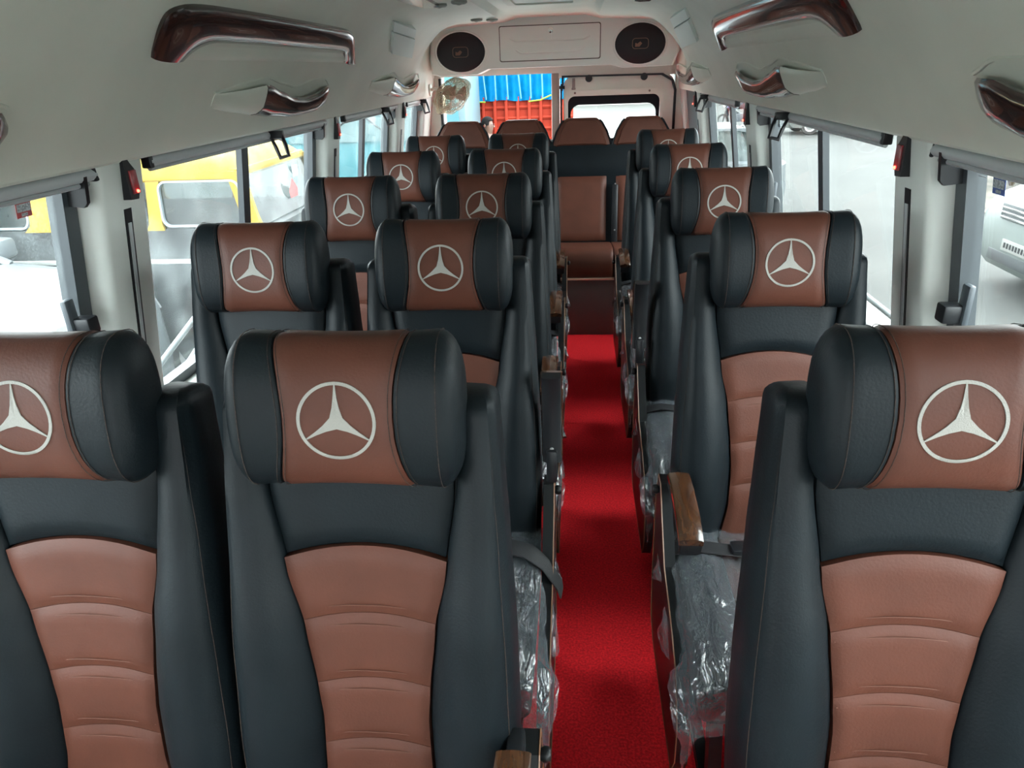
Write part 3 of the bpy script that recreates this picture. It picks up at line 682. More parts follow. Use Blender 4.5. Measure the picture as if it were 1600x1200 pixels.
pos = {-1: ((1.70, 1.405), (3.345, 1.40), (4.72, 1.405)), 1: ((1.765, 1.41), (3.42, 1.405), (4.93, 1.405))}
for side in (-1, 1):
    for k, (y, z) in enumerate(pos[side]):
        switch(side, y, z, 'black switch with red light on the %s %s pillar' % (('first', 'second', 'third')[k], 'left' if side < 0 else 'right'))
def track(side, y, z1, z0, label):
    X = xl if side < 0 else xr; s = -side
    t = thing('belt_track', label, 'track', (0, 0, 0), 0, 'vertical belt tracks in the pillars')
    def strip(y0, y1, za, zb, h0, h1): return loft([[(X(z)+s*h0, y0, z), (X(z)+s*h1, y0, z), (X(z)+s*h1, y1, z), (X(z)+s*h0, y1, z)] for z in (za, zb)])
    mk('slot', strip(y-.015, y+.015, z0, z1, -.008, .002), blackp, t, smooth=False)
    mk('insert', strip(y-.006, y+.006, z0+.02, z1-.035, .0, .0045), greytube, t, smooth=False)
for k, (y, z1) in enumerate(((1.69, 1.335), (3.345, 1.31), (4.70, 1.29))): track(-1, y, z1, .82, 'dark belt slot in the %s left pillar' % ('first', 'second', 'third')[k])
for k, (y, z1) in enumerate(((1.75, 1.335), (3.42, 1.27), (4.93, 1.28))): track(1, y, z1, .82, 'dark belt slot in the %s right pillar' % ('first', 'second', 'third')[k])
def latch(side, y, z, label):
    X = xl if side < 0 else xr; s = -side
    t = thing('window_latch', label, 'latch', (X(z, .048), y, z), 0, 'sliding window latches')
    mk('plate', box(-.008, .008, -.02, .014, -.05, .055, .006), mat('latch_grey', (.05, .06, .07), .4), t, ang=40)
    mk('lever', box(min(0, s*.045), max(0, s*.045), -.012, .030, -.034, .008, .006), blackp, t, ang=40)
latch(-1, 1.50, 1.105, 'black latch on the nearest left window')
latch(1, 1.56, 1.105, 'dark grey latch on the nearest right window')
latch(1, 3.22, 1.08, 'small dark latch on the second right window')
def sticker(side, y, z, w, h, m1, m2, label):
    X = xl if side < 0 else xr
    def q(y0, y1, z0, z1, o): return loft([[(X(zz, o), y0, zz), (X(zz, o+.0006), y0, zz), (X(zz, o+.0006), y1, zz), (X(zz, o), y1, zz)] for zz in (z0, z1)])
    t = thing('window_sticker', label, 'sticker', (0, 0, 0), 0)
    mk('backing', q(y-w, y+w, z-h, z+h, .071), m1, t, smooth=False)
    mk('upper_field', q(y-w*.88, y+w*.88, z+h*.42, z+h*.92, .0702), m2, t, smooth=False)
    mk('lower_field', q(y-w*.88, y+w*.88, z-h*.45, z+h*.32, .0702), m2, t, smooth=False)
    mk('footer', q(y-w*.4, y+w*.4, z-h*.88, z-h*.58, .0702), m2, t, smooth=False)
stk_g = mat('sticker_grey', (.32, .34, .35), .5, nscale=260, namt=.3)
sticker(-1, 1.434, 1.386, .0225, .0215, mat('sticker_red', (.30, .04, .04), .5), stk_g, 'small red and grey sticker on the nearest left window')
sticker(1, 1.508, 1.380, .0225, .0215, mat('sticker_blue', (.03, .06, .22), .5), stk_g, 'small blue and grey sticker on the nearest right window')
sticker(1, 3.185, 1.383, .018, .022, mat('sticker_slate', (.10, .13, .16), .5), stk_g, 'faint slate sticker on the second right window')
gm = thing('glass_marking', 'faint grey etched lettering on the nearest right pane', 'marking')
def etch(y0, y1, z0, z1, nm='line'):
    mk(nm, loft([[(xr(zz, .0705), y0, zz), (xr(zz, .0712), y0, zz), (xr(zz, .0712), y1, zz), (xr(zz, .0705), y1, zz)] for zz in (z0, z1)]), stk_g, gm, smooth=False)
for k in range(4): etch(1.583-.011*k, 1.576-.011*k, 1.4035, 1.4095, 'character')
for k, w in enumerate((.040, .036, .030)): etch(1.585-w, 1.585, 1.396-.006*k, 1.3975-.006*k)
etch(1.536, 1.541, 1.402, 1.411, 'emblem')
# pale guard pipes outside the glass
rail_m = mat('guard_pipe', (.17, .185, .19), .4)
for x, P, lab in ((-1.36, ((1.80, .715), (2.60, .93)), 'upper pale pipe slanting outside the left window'), (-1.36, ((1.80, .60), (2.60, .84)), 'lower pale pipe slanting outside the left window'),
                  (.985, ((1.9, .87), (3.3, .87)), 'upper pale guard pipe outside the right window'), (.985, ((1.9, .78), (3.3, .78)), 'lower pale guard pipe outside the right window')):
    (y0, z0), (y1, z1) = P
    t = thing('guard_pipe', lab, 'pipe', (0, 0, 0), 0, 'guard pipes outside the windows')
    mk('pipe', tube([(x, y0, z0), (x, y1, z1)], .0105, 10), rail_m, t)
    for (y, z) in ((y0+.02, z0+.003), (y1-.02, z1-.003)):
        X = xl(SILL, .1) if x < 0 else xr(SILL, .1)
        mk('stay', tube([(x, y, z), (X, y, min(z, .72))], .008, 8), rail_m, t)

# ================================================================== CABIN FAN
ft = thing('cabin_fan', 'small wall fan still wrapped in clear plastic, high in the left rear corner', 'fan', (-1.06, 5.40, 1.50))
mk('mount', lathe([(0, .0), (.04, .0), (.04, .012), (.02, .018), (.0, .018)], 18, 'x'), cream, ft)
mk('arm', tube([(.01, 0, 0), (.05, -.04, .01), (.10, -.10, .0), (.14, -.13, -.005)], .011, 8), cream, ft)
FM = Matrix.Translation((.185, -.17, -.03)) @ Vector((0, -1, 0)).rotation_difference(Vector((.60, -.52, -.60)).normalized()).to_matrix().to_4x4()
hd = mk('motor', xf(lathe([(0, .07), (.025, .068), (.04, .05), (.042, .0), (.03, -.02), (0, -.022)], 20, 'y'), FM), cream, ft)
cg = [tube([(r*math.cos(a), y, r*math.sin(a)) for a in [2*pi*k/36 for k in range(36)]], .0022, 5, True) for r, y in ((.125, -.03), (.125, .0), (.09, -.055), (.05, -.066))]
cg += [tube([(.02*math.cos(a), -.068, .02*math.sin(a)), (.07*math.cos(a), -.062, .07*math.sin(a)), (.11*math.cos(a), -.045, .11*math.sin(a)), (.125*math.cos(a), -.015, .125*math.sin(a)), (.11*math.cos(a), .03, .11*math.sin(a)), (.045*math.cos(a), .04, .045*math.sin(a))], .0016, 5) for a in [2*pi*k/24 for k in range(24)]]
mk('cage', xf(join(*cg), FM), mat('cage_cream', (.62, .58, .48), .35), ft, kind='stuff')
for k in range(3):
    a0 = 2*pi*k/3
    def bl(u, v):
        a = a0+(u-.5)*1.1; r = .02+.09*v; return FM @ Vector((r*math.cos(a), -.03+.025*(u-.5), r*math.sin(a)))
    mk('blade', grid(bl, 6, 5), mat('blade_smoke', (.35, .33, .28), .3), ft)
wrap = glass('plastic_wrap', (.86, .82, .72), .32, (.50, .46, .38), .2)
def wr(u, v):
    a = 2*pi*u; k = math.sin(pi*(.06+.90*v)); r = .05+.095*k; r *= 1+.16*noise.noise(Vector((math.cos(a)*2, math.sin(a)*2, v*4)))
    return FM @ Vector((r*math.cos(a), -.080+.13*v+.012*noise.noise(Vector((a*2, v*8, 1))), r*math.sin(a)))
wo = mk('plastic_wrap', grid(wr, 40, 16), wrap, ft)

# ================================================================== OUTSIDE
G = -.85
asph = mat('street_ground', (.033, .0338, .0315), .9, nscale=.45, namt=.18, bump=.3, bscale=30, ncol=(.0195, .0207, .0195), detail=8)
go = struct('ground', box(-60, 60, -40, 70, G-.2, G), asph, smooth=False)
def slab(name, pts, m, h=.012): return struct(name, prism(pts, G, G+h, 'z'), m, smooth=False)
slab('trim_bounce_slab', [(-3.5, 6.6), (3.2, 6.6), (3.2, 13.4), (6, 40), (-3.5, 40)], mat('pale_bounce_ground', (0.2621, 0.2683, 0.2558), .9, nscale=1.2, namt=.08), .006)  # slab added to bounce light into the rear, overexposed glare put into its paleness
slab('trim_3', [(6.2, 10.5), (7.0, 9.8), (40, 13), (40, 30), (8.6, 17.5), (7.2, 14)], mat('verge_dirt', (0.0624, 0.05304, 0.04056), .95, nscale=2, namt=.3))
slab('trim_4', [(4.9, 6.3), (7.5, 7.2), (8, 8.6), (5.4, 8.3)], mat('pale_dust', (0.1186, 0.103, 0.078), .95, nscale=3, namt=.15), .008)
tyre_m = mat('tyre', (0.01248, 0.01248, 0.01248), .8); rim_m = mat('rim', (0.312, 0.312, 0.312), .35, .8)
def wheel(parent, loc, r=.31, w=.20):
    o = mk('wheel', lathe([(r*.62, -w/2), (r*.92, -w/2), (r, -w*.3), (r, w*.3), (r*.92, w/2), (r*.62, w/2)], 28, 'y'), tyre_m, parent, loc=loc)
    mk('rim', lathe([(0, -w*.42), (r*.2, -w*.42), (r*.5, -w*.34), (r*.63, -w*.46), (r*.63, w*.46), (r*.5, w*.34), (r*.2, w*.42), (0, w*.42)], 20, 'y'), rim_m, o)
def car(label, loc, rotz, paint, L=4.2, Wd=1.72, H=1.52, hood=1.0, cat='car', wr_=.31, nose=.0, plate=False):
    t = thing('car', label, cat, (loc[0], loc[1], G), rotz)
    f, r = L/2, -L/2; h = Wd/2
    bp_ = [(r, .32), (r-.02, .6), (r+.02, hood-.02), (r+.25, hood+.02), (f-1.15, hood+.02), (f-.35, hood-.06), (f-.10, hood-.16), (f-.02, hood-.34), (f, .55), (f-.02, .36), (f-.12, .24), (f-.45, .22), (f-.5, .34), (f-.62, .52), (f-.80, .60), (f-.98, .52), (f-1.10, .34), (f-1.14, .22), (r+1.14, .22), (r+1.10, .34), (r+.98, .52), (r+.80, .60), (r+.62, .52), (r+.5, .34), (r+.46, .22), (r+.1, .24)]
    mk('body', loft([[(x*k, y, .55+(z-.55)*k2) for x, z in bp_] for y, k, k2 in ((-h, .955, .93), (-h+.06, .985, .985), (-h+.18, 1, 1), (0, 1.008, 1.01), (h-.18, 1, 1), (h-.06, .985, .985), (h, .955, .93))]), paint, t, ang=35)
    gp = [(r+.22, hood), (r+.45, H-.10), (r+.75, H-.04), (f-2.05, H-.04), (f-1.12, hood)]
    mk('windows', loft([[(x*k, y*(1 if z < hood+.05 else .86), z) for x, z in gp] for y, k in ((-h+.10, .97), (-h+.14, 1), (h-.14, 1), (h-.10, .97))]), glassV, t, smooth=False)
    rp = [(r+.40, H-.12), (r+.75, H-.04), (f-2.05, H-.04), (f-1.92, H-.12), (f-2.1, H-.0), (r+.8, H)]
    mk('roof', loft([[(x, y, z) for x, z in ((r+.40, H-.11), (r+.72, H-.05), (f-2.02, H-.05), (f-1.90, H-.12), (f-2.05, H), (r+.70, H))] for y in (-h+.22, h-.22)]), paint, t, smooth=False)
    for s in (-1, 1):
        for x0, x1 in ((r+.24, r+.47), (f-1.13, f-2.0), (-.15, -.22)):
            mk('pillar', tube([(x0, s*(h-.10), hood), (x1, s*(h-.24), H-.06)], .035, 6), paint, t)
        for x in (f-.80, r+.80): wheel(t, (x, s*(h-.11), wr_), wr_)
        mk('headlight', prism([(f-.40, hood-.13), (f-.12, hood-.20), (f-.05, hood-.36), (f-.38, hood-.26)], s*(h-.34), s*(h-.035), 'y'), mat('headlight_glass', (0.1248, 0.131, 0.1373), .2), t, ang=30)
        mk('mirror', box(f-1.40, f-1.22, min(s*(h-.06), s*(h+.13)), max(s*(h-.06), s*(h+.13)), hood+.02, hood+.17, .03), paint, t)
    gr = mk('grille', box(f-.08, f+.012, -.42, .42, hood-.36, hood-.19, .01), mat('grille_dark', (0.0312, 0.03432, 0.03744), .4), t)
    for k in range(3): mk('slat', box(f-.03, f+.022, -.40, .40, hood-.345+.05*k, hood-.325+.05*k, .004), chrome, gr, ang=30)
    mk('lower_intake', box(f-.06, f+.008, -.52, .52, .34, .46, .01), mat('grille_dark', (0.0312, 0.03432, 0.03744), .4), t)
    np_ = mk('number_plate', box(f+.005, f+.022, -.26, .26, .49, .61, .004), mat('plate_white', (0.156, 0.156, 0.1498), .4), t, ang=30)
    if plate:
        for k in range(8): mk('plate_mark', box(f+.021, f+.0235, -.215+.055*k, -.180+.055*k, .522, .578), blackp, np_, smooth=False)
    return t
silver = mat('silver_green_paint', (0.0936, 0.1061, 0.103), .35, spec=.4); greyp = mat('grey_paint', (0.0624, 0.06552, 0.0624), .35, spec=.4); whitep = mat('white_paint', (.085, .095, .102), .35, spec=.4)
car('silver car seen nose-on at the right edge of the picture', (4.62+2.15, 7.78), pi, silver, L=4.3, Wd=1.78, H=1.72, hood=1.16, plate=True)
car('grey hatchback far off through the second right window', (9.2, 27.6), pi, greyp, L=3.9, H=1.5)
car('white car with its bonnet below the nearest left window', (-5.35, 4.10), 0, whitep, L=4.4, Wd=1.80, H=1.78, hood=1.24, wr_=.34)
car('white car parked behind the rear doorway', (1.3, 12.6), pi, whitep, L=4.0, H=1.5)

# yellow-roofed van
yel = mat('taxi_yellow', (.185, .118, .001), .5, spec=.2, nscale=2, namt=.03); vblk = mat('van_black', (0.01872, 0.02122, 0.02246), .5, spec=.25, nscale=5, namt=.3)
van = thing('van', 'black van with yellow roof and pillars parked beside the bus', 'van', (0, 0, G))
X1, X0, Y0_, Y1_ = -2.45, -6.6, 5.32, 6.92; BZ = 1.40; RZ = 1.98
def vsec(x, k=1, dz=0):
    ym = (Y0_+Y1_)/2; w = (Y1_-Y0_)/2
    return [(x, ym+s*w*q*k, .30+(z-.30)*(k if z > .4 else 1)) for s, q, z in ((-1, .96, .28), (-1, 1, .40), (-1, 1, .95), (-1, .985, 1.25), (-1, .955, BZ), (1, .955, BZ), (1, .985, 1.25), (1, 1, .95), (1, 1, .40), (1, .96, .28))]
mk('body', loft([vsec(X0, .96), vsec(X0+.08), vsec(X1-.06), vsec(X1, .97)]), vblk, van, ang=35)
mk('side_moulding', box(X0+.3, X1-.1, Y0_-.012, Y0_+.01, 1.13, 1.165, .004), mat('moulding_grey', (0.2184, 0.2246, 0.2122), .5), van)
def roof(u, v):
    x = X0+.25+(X1-.10-X0-.25)*u; a = v*2-1; ex = min(1, u/.05, (1-u)/.06); e = math.sqrt(max(0, 1-abs(a)**3.2))
    return (x+ (.10*(1-ex) if u < .5 else -.06*(1-ex)), (Y0_+Y1_)/2+a*.735*(.985+.015*ex), 1.80+(RZ-1.80)*e*(1-(1-ex)**2*.8) + .006*math.sin(a*22)*(abs(a) < .7))
mk('roof', pillow(roof, 40, 30, (0, 0, -.03)), yel, van)
gl = mk('cabin_glass', loft([[(x0, Y0_+.05, BZ), (x0b, Y0_+.095, 1.80), (x0b, Y1_-.095, 1.80), (x0, Y1_-.05, BZ)] for x0, x0b in ((X0+.1, X0+.25), (X1-.035, X1-.155))]), glassV, van, smooth=False)
def vp(pts, w, nm='pillar'):
    return mk(nm, tube(pts, w, 8, flat=.55), yel, van)
for xa, xb, wa in ((X1-.07, X1-.19, .065), (-3.335, -3.30, .055), (-4.25, -4.235, .15), (-5.4, -5.35, .08), (X0+.16, X0+.3, .08)):
    for s, yb in ((0, Y0_), (1, Y1_)):
        sg = 1 if s == 0 else -1
        secs = []
        for q, z in ((0, BZ-.01), (.12, BZ+.04), (.3, BZ+.10), (.6, 1.66), (.85, 1.77), (1, 1.82)):
            x = xa+(xb-xa)*q; w = wa*(1.35-.35*min(1, q/.12) if q < .12 else 1+.0*q + (.25 if q > .95 else 0)); y = yb+sg*(.038+.055*q)
            secs.append([(x-w, y-sg*.012, z), (x+w, y-sg*.012, z), (x+w, y+sg*.03, z), (x-w, y+sg*.03, z)])
        mk('pillar', loft(secs), yel, van, ang=50)
mk('roof_rail', box(X0+.28, X1-.18, Y0_+.075, Y0_+.12, 1.755, 1.825, .01), yel, van)
mk('roof_rail', box(X1-.235, X1-.15, Y0_+.1, Y1_-.1, 1.765, 1.84, .01), yel, van)
rub = mat('window_rubber', (0.156, 0.1747, 0.1872), .5)
for xa, xb in ((-3.27, -2.60), (-4.08, -3.40), (-5.30, -4.40)):
    oo = rrect(xa, xb, BZ+.015, 1.765, .07); ii = rrect(xa+.014, xb-.014, BZ+.029, 1.751, .06)
    def tilt(P, d): return [(x, Y0_+.035+(z-BZ)*.12+d, z) for x, z in P]
    mk('window_rubber', loft([tilt(oo, -.012), tilt(oo, .02), tilt(ii, .02), tilt(ii, -.012)], True, False, True), rub, van, ang=30)
mk('red_decal', prism([(6.12, 1.50), (6.28, 1.50), (6.30, 1.56), (6.20, 1.66), (6.10, 1.56)], X1-.052, X1-.05, 'x'), mat('decal_red', (0.3744, 0.03744, 0.03744), .5), van, smooth=False)
mk('windscreen_label', box(X1-.118, X1-.112, 6.40, 6.52, 1.64, 1.74), mat('label_pale', (0.4368, 0.3869, 0.4118), .6), van, smooth=False)
mk('bumper', box(X1-.05, X1+.10, Y0_+.06, Y1_-.06, .32, .55, .04), blackp, van)
for y in (Y0_+.25, Y1_-.25): mk('headlight', lathe([(0, .04), (.08, .03), (.09, 0)], 18, 'x'), mat('headlight_glass', (0.1248, 0.131, 0.1373), .2), van, loc=(X1-.02, y, .86))
for x in (X1-.75, X0+.75):
    for y in (Y0_+.10, Y1_-.10): wheel(van, (x, y, .30), .30)

# teal truck facing the bus from behind the van
teal = mat('teal_paint', (0.02184, 0.1061, 0.1248), .4, spec=.3); tk = thing('truck', 'teal truck cab standing beyond the yellow van', 'truck', (-3.0, 10.0, G))
mk('cab', loft([[(x*k, y, z) for x, z in ((-1.10, .55), (1.10, .55), (1.12, 1.65), (1.04, 2.75), (.9, 2.95), (-.9, 2.95), (-1.04, 2.75), (-1.12, 1.65))] for y, k in ((.05, .96), (.12, 1), (1.9, 1))]), teal, tk, ang=30)
ws = mk('windscreen', prism([(-1.0, 1.62), (1.0, 1.62), (.92, 2.62), (-.92, 2.62)], .02, .06), mat('windscreen_sky_reflection', (0.08112, 0.1248, 0.131), .2), tk, smooth=False)  # sky reflection put into the windscreen's pale colour
for s in (-1, 1): mk('wiper', tube([(s*.5, .012, 1.64), (s*.1, .012, 1.95)], .012, 6), blackp, ws)
mk('windscreen_pillar', prism([(-.62, 1.62), (-.48, 1.62), (-.80, 2.2), (-.88, 2.2)], .005, .03), teal, tk, smooth=False)
mk('bumper', box(-1.15, 1.15, -.12, .15, .38, .68, .03), mat('truck_bumper', (0.3744, 0.3744, 0.3619), .4), tk)
for s in (-1, 1): mk('headlamp', lathe([(0, -.02), (.10, -.01), (.11, .06)], 20, 'y'), mat('headlight_glass', (0.1248, 0.131, 0.1373), .2), tk, loc=(s*.8, 0, .95))
mk('load_body', box(-1.2, 1.2, 2.05, 3.9, .95, 2.7, .02), mat('load_pale_blue', (0.08736, 0.1498, 0.1685), .5), tk, ang=30)
for y in (.9, 3.3):
    for s in (-1, 1): wheel(tk, (s*.98, y, .48), .48, .28)
pk = thing('market_stall', 'pink cloth awning far behind the yellow van', 'awning', (-6.5, 14.0, G))
mk('cloth', grid(lambda u, v: (u*2.4-1.2, v*1.2-.6+.05*math.sin(u*20), 1.75-.60*v+.03*math.sin(u*25)), 30, 6), mat('pink_cloth', (0.156, 0.04992, 0.07488), .8), pk)
for x in (-1.15, 1.15):
    for y in (-.55, .55): mk('post', tube([(x, y, 0), (x, y, 1.85)], .03, 8), rail_m, pk)

# orange truck behind the rear doorway
org = mat('truck_orange', (.20, .021, .010), .7, nscale=3, namt=.08, spec=.1); ot = thing('truck', 'orange truck with a blue tarpaulin seen through the rear doorway', 'truck', (-.9, 14.0, G))
mk('side_board', box(-1.32, .82, .10, .16, .75, 1.98), org, ot, smooth=False)
mk('load_body', box(-1.30, .80, .16, 2.3, .70, 1.9, .02), org, ot, ang=30)
for k in range(9): mk('post', box(-1.10+.215*k, -1.045+.215*k, .03, .12, .72, 2.0, .006), org, ot, ang=30)
for k in range(6): mk('rib', tube([(-1.3, .095, .86+.19*k), (.80, .095, .86+.19*k)], .035, 6), org, ot, ang=30)
mk('corner_post', box(-1.50, -1.32, .0, .22, .6, 2.35, .01), org, ot, ang=30)
mk('base_rail', box(-1.5, .82, .0, .2, .55, .74, .01), org, ot, ang=30)
tarp = mat('blue_tarp', (0, .095, .22), .6, nscale=6, namt=.1, spec=.05)
def tp(u, v):
    x = -1.12+1.96*u; z = 1.93+(3.3-1.93)*v; fold = .05*math.sin(x*29)+.03*noise.noise(Vector((x*5, z*4, 0)))
    return (x, .02+fold*.55+ (0 if z < 2.9 else (z-2.9)*2.4), min(z, 2.95+.1*math.sin(x*3))+.03*noise.noise(Vector((x*3, 2, 1)))*(1-v))
mk('tarpaulin', grid(tp, 90, 24), tarp, ot)
mk('tarp_fold', join(*[tube([(-1.02+.215*k+.02*math.sin(k*2), -.045, 1.96), (-1.04+.215*k, -.05, 2.4), (-1.03+.215*k, -.02, 2.9)], .016, 6) for k in range(9)]), mat('tarp_light', (0.02496, 0.1498, 0.2621), .4), ot, kind='stuff')
mk('rope', join(tube([(-1.12, -.03, 2.10), (-1.05, -.04, 1.93), (-.8, -.05, 1.92)], .014, 6), tube([(.0, -.05, 1.91), (.22, -.05, 1.93), (.45, -.05, 2.02)], .014, 6)), mat('rope_lime', (0.1248, 0.2184, 0.00624), .6), ot, kind='stuff')
for x in (-.6, .2): wheel(ot, (x, .25, .46), .46, .26)
wb = struct('backdrop_building', box(-9, -3.2, 17.5, 20, G, 4.2), mat('pale_wall', (0.2496, 0.2402, 0.2122), .8, nscale=1, namt=.06), smooth=False)
for k in range(4): mk('shutter', box(-4.4-1.2*k, -3.6-1.2*k, 17.44, 17.5, 1.0, 2.1), mat('shutter_cream', (0.3869, 0.3494, 0.2621), .7), wb, smooth=False)
struct('backdrop_wall', box(-2.5, 45, 52, 53, G, 3.4), mat('far_wall', (0.3432, 0.3494, 0.3245), .9, nscale=.4, namt=.12), smooth=False)

# people
skin_m = mat('skin', (0.07488, 0.03744, 0.02246), .5); hair_m = mat('black_hair', (.004, .004, .004), .8, bump=.4, bscale=120, spec=.1)
def skinmesh(name, J, E, R, m, parent, sub=2):
    me = bpy.data.meshes.new(name); keys = list(J); me.from_pydata([J[k] for k in keys], [(keys.index(a), keys.index(b)) for a, b in E], []); me.update()
    o = bpy.data.objects.new(name, me); COL.objects.link(o); o.parent = parent; me.materials.append(m)
    md = o.modifiers.new('skin', 'SKIN'); md.use_smooth_shade = True
    for i, k in enumerate(keys):
        d = me.skin_vertices[0].data[i]; rr = R[k]; d.radius = rr if isinstance(rr, tuple) else (rr, rr); d.use_root = (i == 0)
    s = o.modifiers.new('sub', 'SUBSURF'); s.levels = sub; s.render_levels = sub
    return o
def person(label, loc, rotz, shirt, trousers, sit=False, group=None):
    t = thing('person', label, 'person', loc, rotz, group)
    J = {'pelvis': (0, 0, .93), 'waist': (0, .01, 1.06), 'chest': (0, .02, 1.28), 'shoulders': (0, .015, 1.42), 'neck': (0, 0, 1.50), 'jaw': (0, -.02, 1.56), 'skull': (0, .005, 1.66), 'crown': (0, .005, 1.72)}
    R = {'pelvis': (.155, .11), 'waist': (.135, .10), 'chest': (.155, .105), 'shoulders': (.12, .08), 'neck': .055, 'jaw': (.062, .075), 'skull': (.076, .095), 'crown': (.05, .065)}
    E = [('pelvis', 'waist'), ('waist', 'chest'), ('chest', 'shoulders'), ('shoulders', 'neck'), ('neck', 'jaw'), ('jaw', 'skull'), ('skull', 'crown')]
    for s, n in ((-1, 'r'), (1, 'l')):
        if sit: L = [('hip', (s*.10, -.02, .90), .085), ('knee', (s*.16, -.44, .92), .06), ('calf', (s*.17, -.42, .70), .055), ('ankle', (s*.17, -.38, .48), .04), ('toe', (s*.17, -.54, .44), .035)]
        else: L = [('hip', (s*.10, 0, .88), .09), ('knee', (s*.105, -.01, .49), .06), ('calf', (s*.108, .01, .34), .056), ('ankle', (s*.11, .02, .09), .038), ('toe', (s*.12, -.14, .04), .034)]
        p = 'pelvis'
        for k, c, rr in L: J[k+n] = c; R[k+n] = rr; E.append((p, k+n)); p = k+n
        if sit: A = [('sh', (s*.19, .0, 1.40), .065), ('el', (s*.25, -.18, 1.18), .045), ('wr', (s*.28, -.44, 1.12), .03), ('palm', (s*.28, -.51, 1.12), (.04, .02))]
        else: A = [('sh', (s*.19, .015, 1.40), .065), ('el', (s*.25, .03, 1.12), .045), ('wr', (s*.22, -.16, .98), .03), ('palm', (s*.21, -.23, .97), (.038, .02))]
        p = 'shoulders'
        for k, c, rr in A: J[k+n] = c; R[k+n] = rr; E.append((p, k+n)); p = k+n
        px, py, pz = J['palm'+n]
        for k in range(4):
            q = 'f%d' % k+n; J[q] = (px+(k-1.5)*.021, py-.055-(.01 if k in (1, 2) else 0), pz-.012); R[q] = .009; E.append(('palm'+n, q)); J[q+'t'] = (px+(k-1.5)*.021, py-.08, pz-.04); R[q+'t'] = .008; E.append((q, q+'t'))
        J['th'+n] = (px-s*.045, py-.03, pz); R['th'+n] = .010; E.append(('palm'+n, 'th'+n))
    b = skinmesh('body', J, E, R, skin_m, t)
    ks = ['chest', 'pelvis', 'waist', 'shoulders', 'shr', 'elr', 'shl', 'ell']
    g = lambda v: tuple(a+.016 for a in v) if isinstance(v, tuple) else v+.016
    skinmesh('shirt', {k: J[k] for k in ks}, [('pelvis', 'waist'), ('waist', 'chest'), ('chest', 'shoulders'), ('shoulders', 'shr'), ('shr', 'elr'), ('shoulders', 'shl'), ('shl', 'ell')], {k: g(R[k]) for k in ks}, shirt, t)
    ks = ['pelvis', 'hipr', 'kneer', 'calfr', 'ankler', 'hipl', 'kneel', 'calfl', 'anklel']
    skinmesh('trousers', {k: J[k] for k in ks}, [('pelvis', 'hipr'), ('hipr', 'kneer'), ('kneer', 'calfr'), ('calfr', 'ankler'), ('pelvis', 'hipl'), ('hipl', 'kneel'), ('kneel', 'calfl'), ('calfl', 'anklel')], {k: g(R[k]) for k in ks}, trousers, t)
    def hs(u, v):
        a = 2*pi*u; e = v*pi*.60; fr = 1-.35*max(0, -math.sin(a))*(v > .6)
        return (.090*math.sin(e)*math.cos(a), .015+.112*math.sin(e)*math.sin(a)*(fr), 1.665+.105*math.cos(e))
    mk('hair', grid(hs, 24, 12), hair_m, t)
    mk('nose', xf(lathe([(0, .02), (.010, .012), (.016, -.012), (.008, -.02), (0, -.02)], 10), Matrix.Translation((0, -.112, 1.615))), skin_m, t)
    for s in (-1, 1):
        mk('ear', xf(lathe([(0, .03), (.012, .02), (.014, -.015), (0, -.028)], 8), Matrix.Translation((s*.085, .01, 1.63))), skin_m, t)
        mk('eye', xf(lathe([(0, .008), (.010, 0), (0, -.008)], 10), Matrix.Translation((s*.032, -.094, 1.645))), mat('eye_dark', (0.0312, 0.02496, 0.02184), .3), t)
    return t
person('dark-haired man in a white shirt standing behind the bus', (-1.47, 12.3, G), math.radians(62), mat('white_shirt', (0.312, 0.312, 0.3058), .8, bump=.2, bscale=25), mat('grey_trousers', (0.0624, 0.0624, 0.06864), .8))
person('rider in a blue shirt on the distant motorbike', (6.25, 30.0, G), math.radians(-60), mat('blue_shirt', (0.1248, 0.2371, 0.3432), .8), mat('dark_trousers', (0.02496, 0.02808, 0.03744), .8), sit=True)
mb = thing('motorbike', 'dark motorbike far off through the third right window', 'motorbike', (6.25, 30.0, G), math.radians(-60))
for y in (-.78, .62):
    w = mk('wheel', xf(lathe([(.24, -.05), (.30, -.04), (.31, 0), (.30, .04), (.24, .05)], 24, 'x'), Matrix.Identity(4)), tyre_m, mb, loc=(0, y, .31))
    mk('hub', lathe([(0, -.03), (.24, -.012), (.24, .012), (0, .03)], 16, 'x'), rim_m, w)
mk('frame', tube([(0, .62, .31), (0, .2, .5), (0, -.35, .72), (0, -.6, .8), (0, -.78, .31)], .04, 8), blackp, mb)
mk('engine', box(-.13, .13, -.25, .2, .28, .58, .04), dgrey, mb)
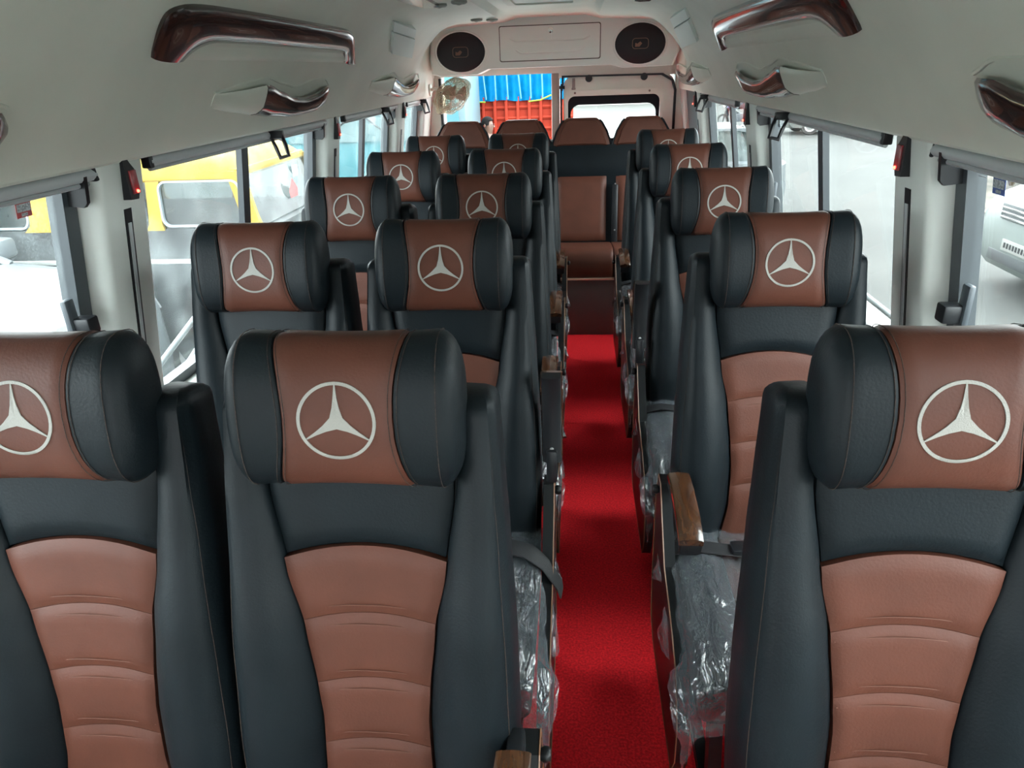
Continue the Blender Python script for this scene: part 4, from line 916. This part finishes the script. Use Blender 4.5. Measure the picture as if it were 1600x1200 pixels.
mk('tank', xf(lathe([(0, -.25), (.10, -.22), (.14, -.05), (.12, .15), (0, .22)], 16, 'y'), Matrix.Translation((0, -.3, .86))), mat('tank_blue', (0.0312, 0.07488, 0.1872), .25, coat=.6), mb)
mk('saddle', box(-.12, .12, -.1, .55, .74, .84, .035), blackp, mb)
mk('handlebar', tube([(-.34, -.46, 1.10), (-.2, -.55, 1.06), (0, -.6, 1.0), (.2, -.55, 1.06), (.34, -.46, 1.10)], .016, 8), chrome, mb)
mk('headlamp', lathe([(0, -.06), (.08, -.05), (.09, .0), (.05, .08)], 16, 'y'), chrome, mb, loc=(0, -.68, .92))
# bushes on the verge
leaf_m = mat('leaves', (0.0468, 0.078, 0.0156), .6, nscale=6, namt=.35)
def bush(label, x, y, rx, h, n, seed):
    rnd = random.Random(seed); t = thing('bush', label, 'bush', (x, y, G), 0, 'bushes on the verge')
    V, F = [], []
    for k in range(n):
        a = rnd.uniform(0, 2*pi); e = math.acos(rnd.uniform(-.2, 1)); rr = rnd.uniform(.6, 1)**.5
        c = Vector((rx*rr*math.sin(e)*math.cos(a), rx*rr*math.sin(e)*math.sin(a), h*(.45+.5*rr*math.cos(e))))
        u = Vector((rnd.gauss(0, 1), rnd.gauss(0, 1), rnd.gauss(0, .6))).normalized(); w = u.orthogonal().normalized(); L = rnd.uniform(.06, .12)
        b = len(V); V += [c-u*L, c+w*L*.4, c+u*L, c-w*L*.4+Vector((0, 0, .01))]; F.append([b, b+1, b+2, b+3])
    mk('foliage', (V, F), leaf_m, t, smooth=False, kind='stuff')
    for k in range(4):
        a = k*1.7; mk('stem', tube([(0, 0, 0), (.25*rx*math.cos(a), .25*rx*math.sin(a), h*.4), (.5*rx*math.cos(a), .5*rx*math.sin(a), h*.75)], [.03, .02, .01], 6), mat('bark', (0.07488, 0.05616, 0.03744), .9), t)
bush('low green bush on the verge left of the silver car', 8.6, 15.2, 1.0, 1.1, 900, 1)
bush('bright green bush behind the silver car', 11.2, 15.6, 1.2, 1.5, 1100, 2)
bush('far green bush on the verge beyond the others', 11.0, 19.4, 1.5, 1.4, 900, 3)
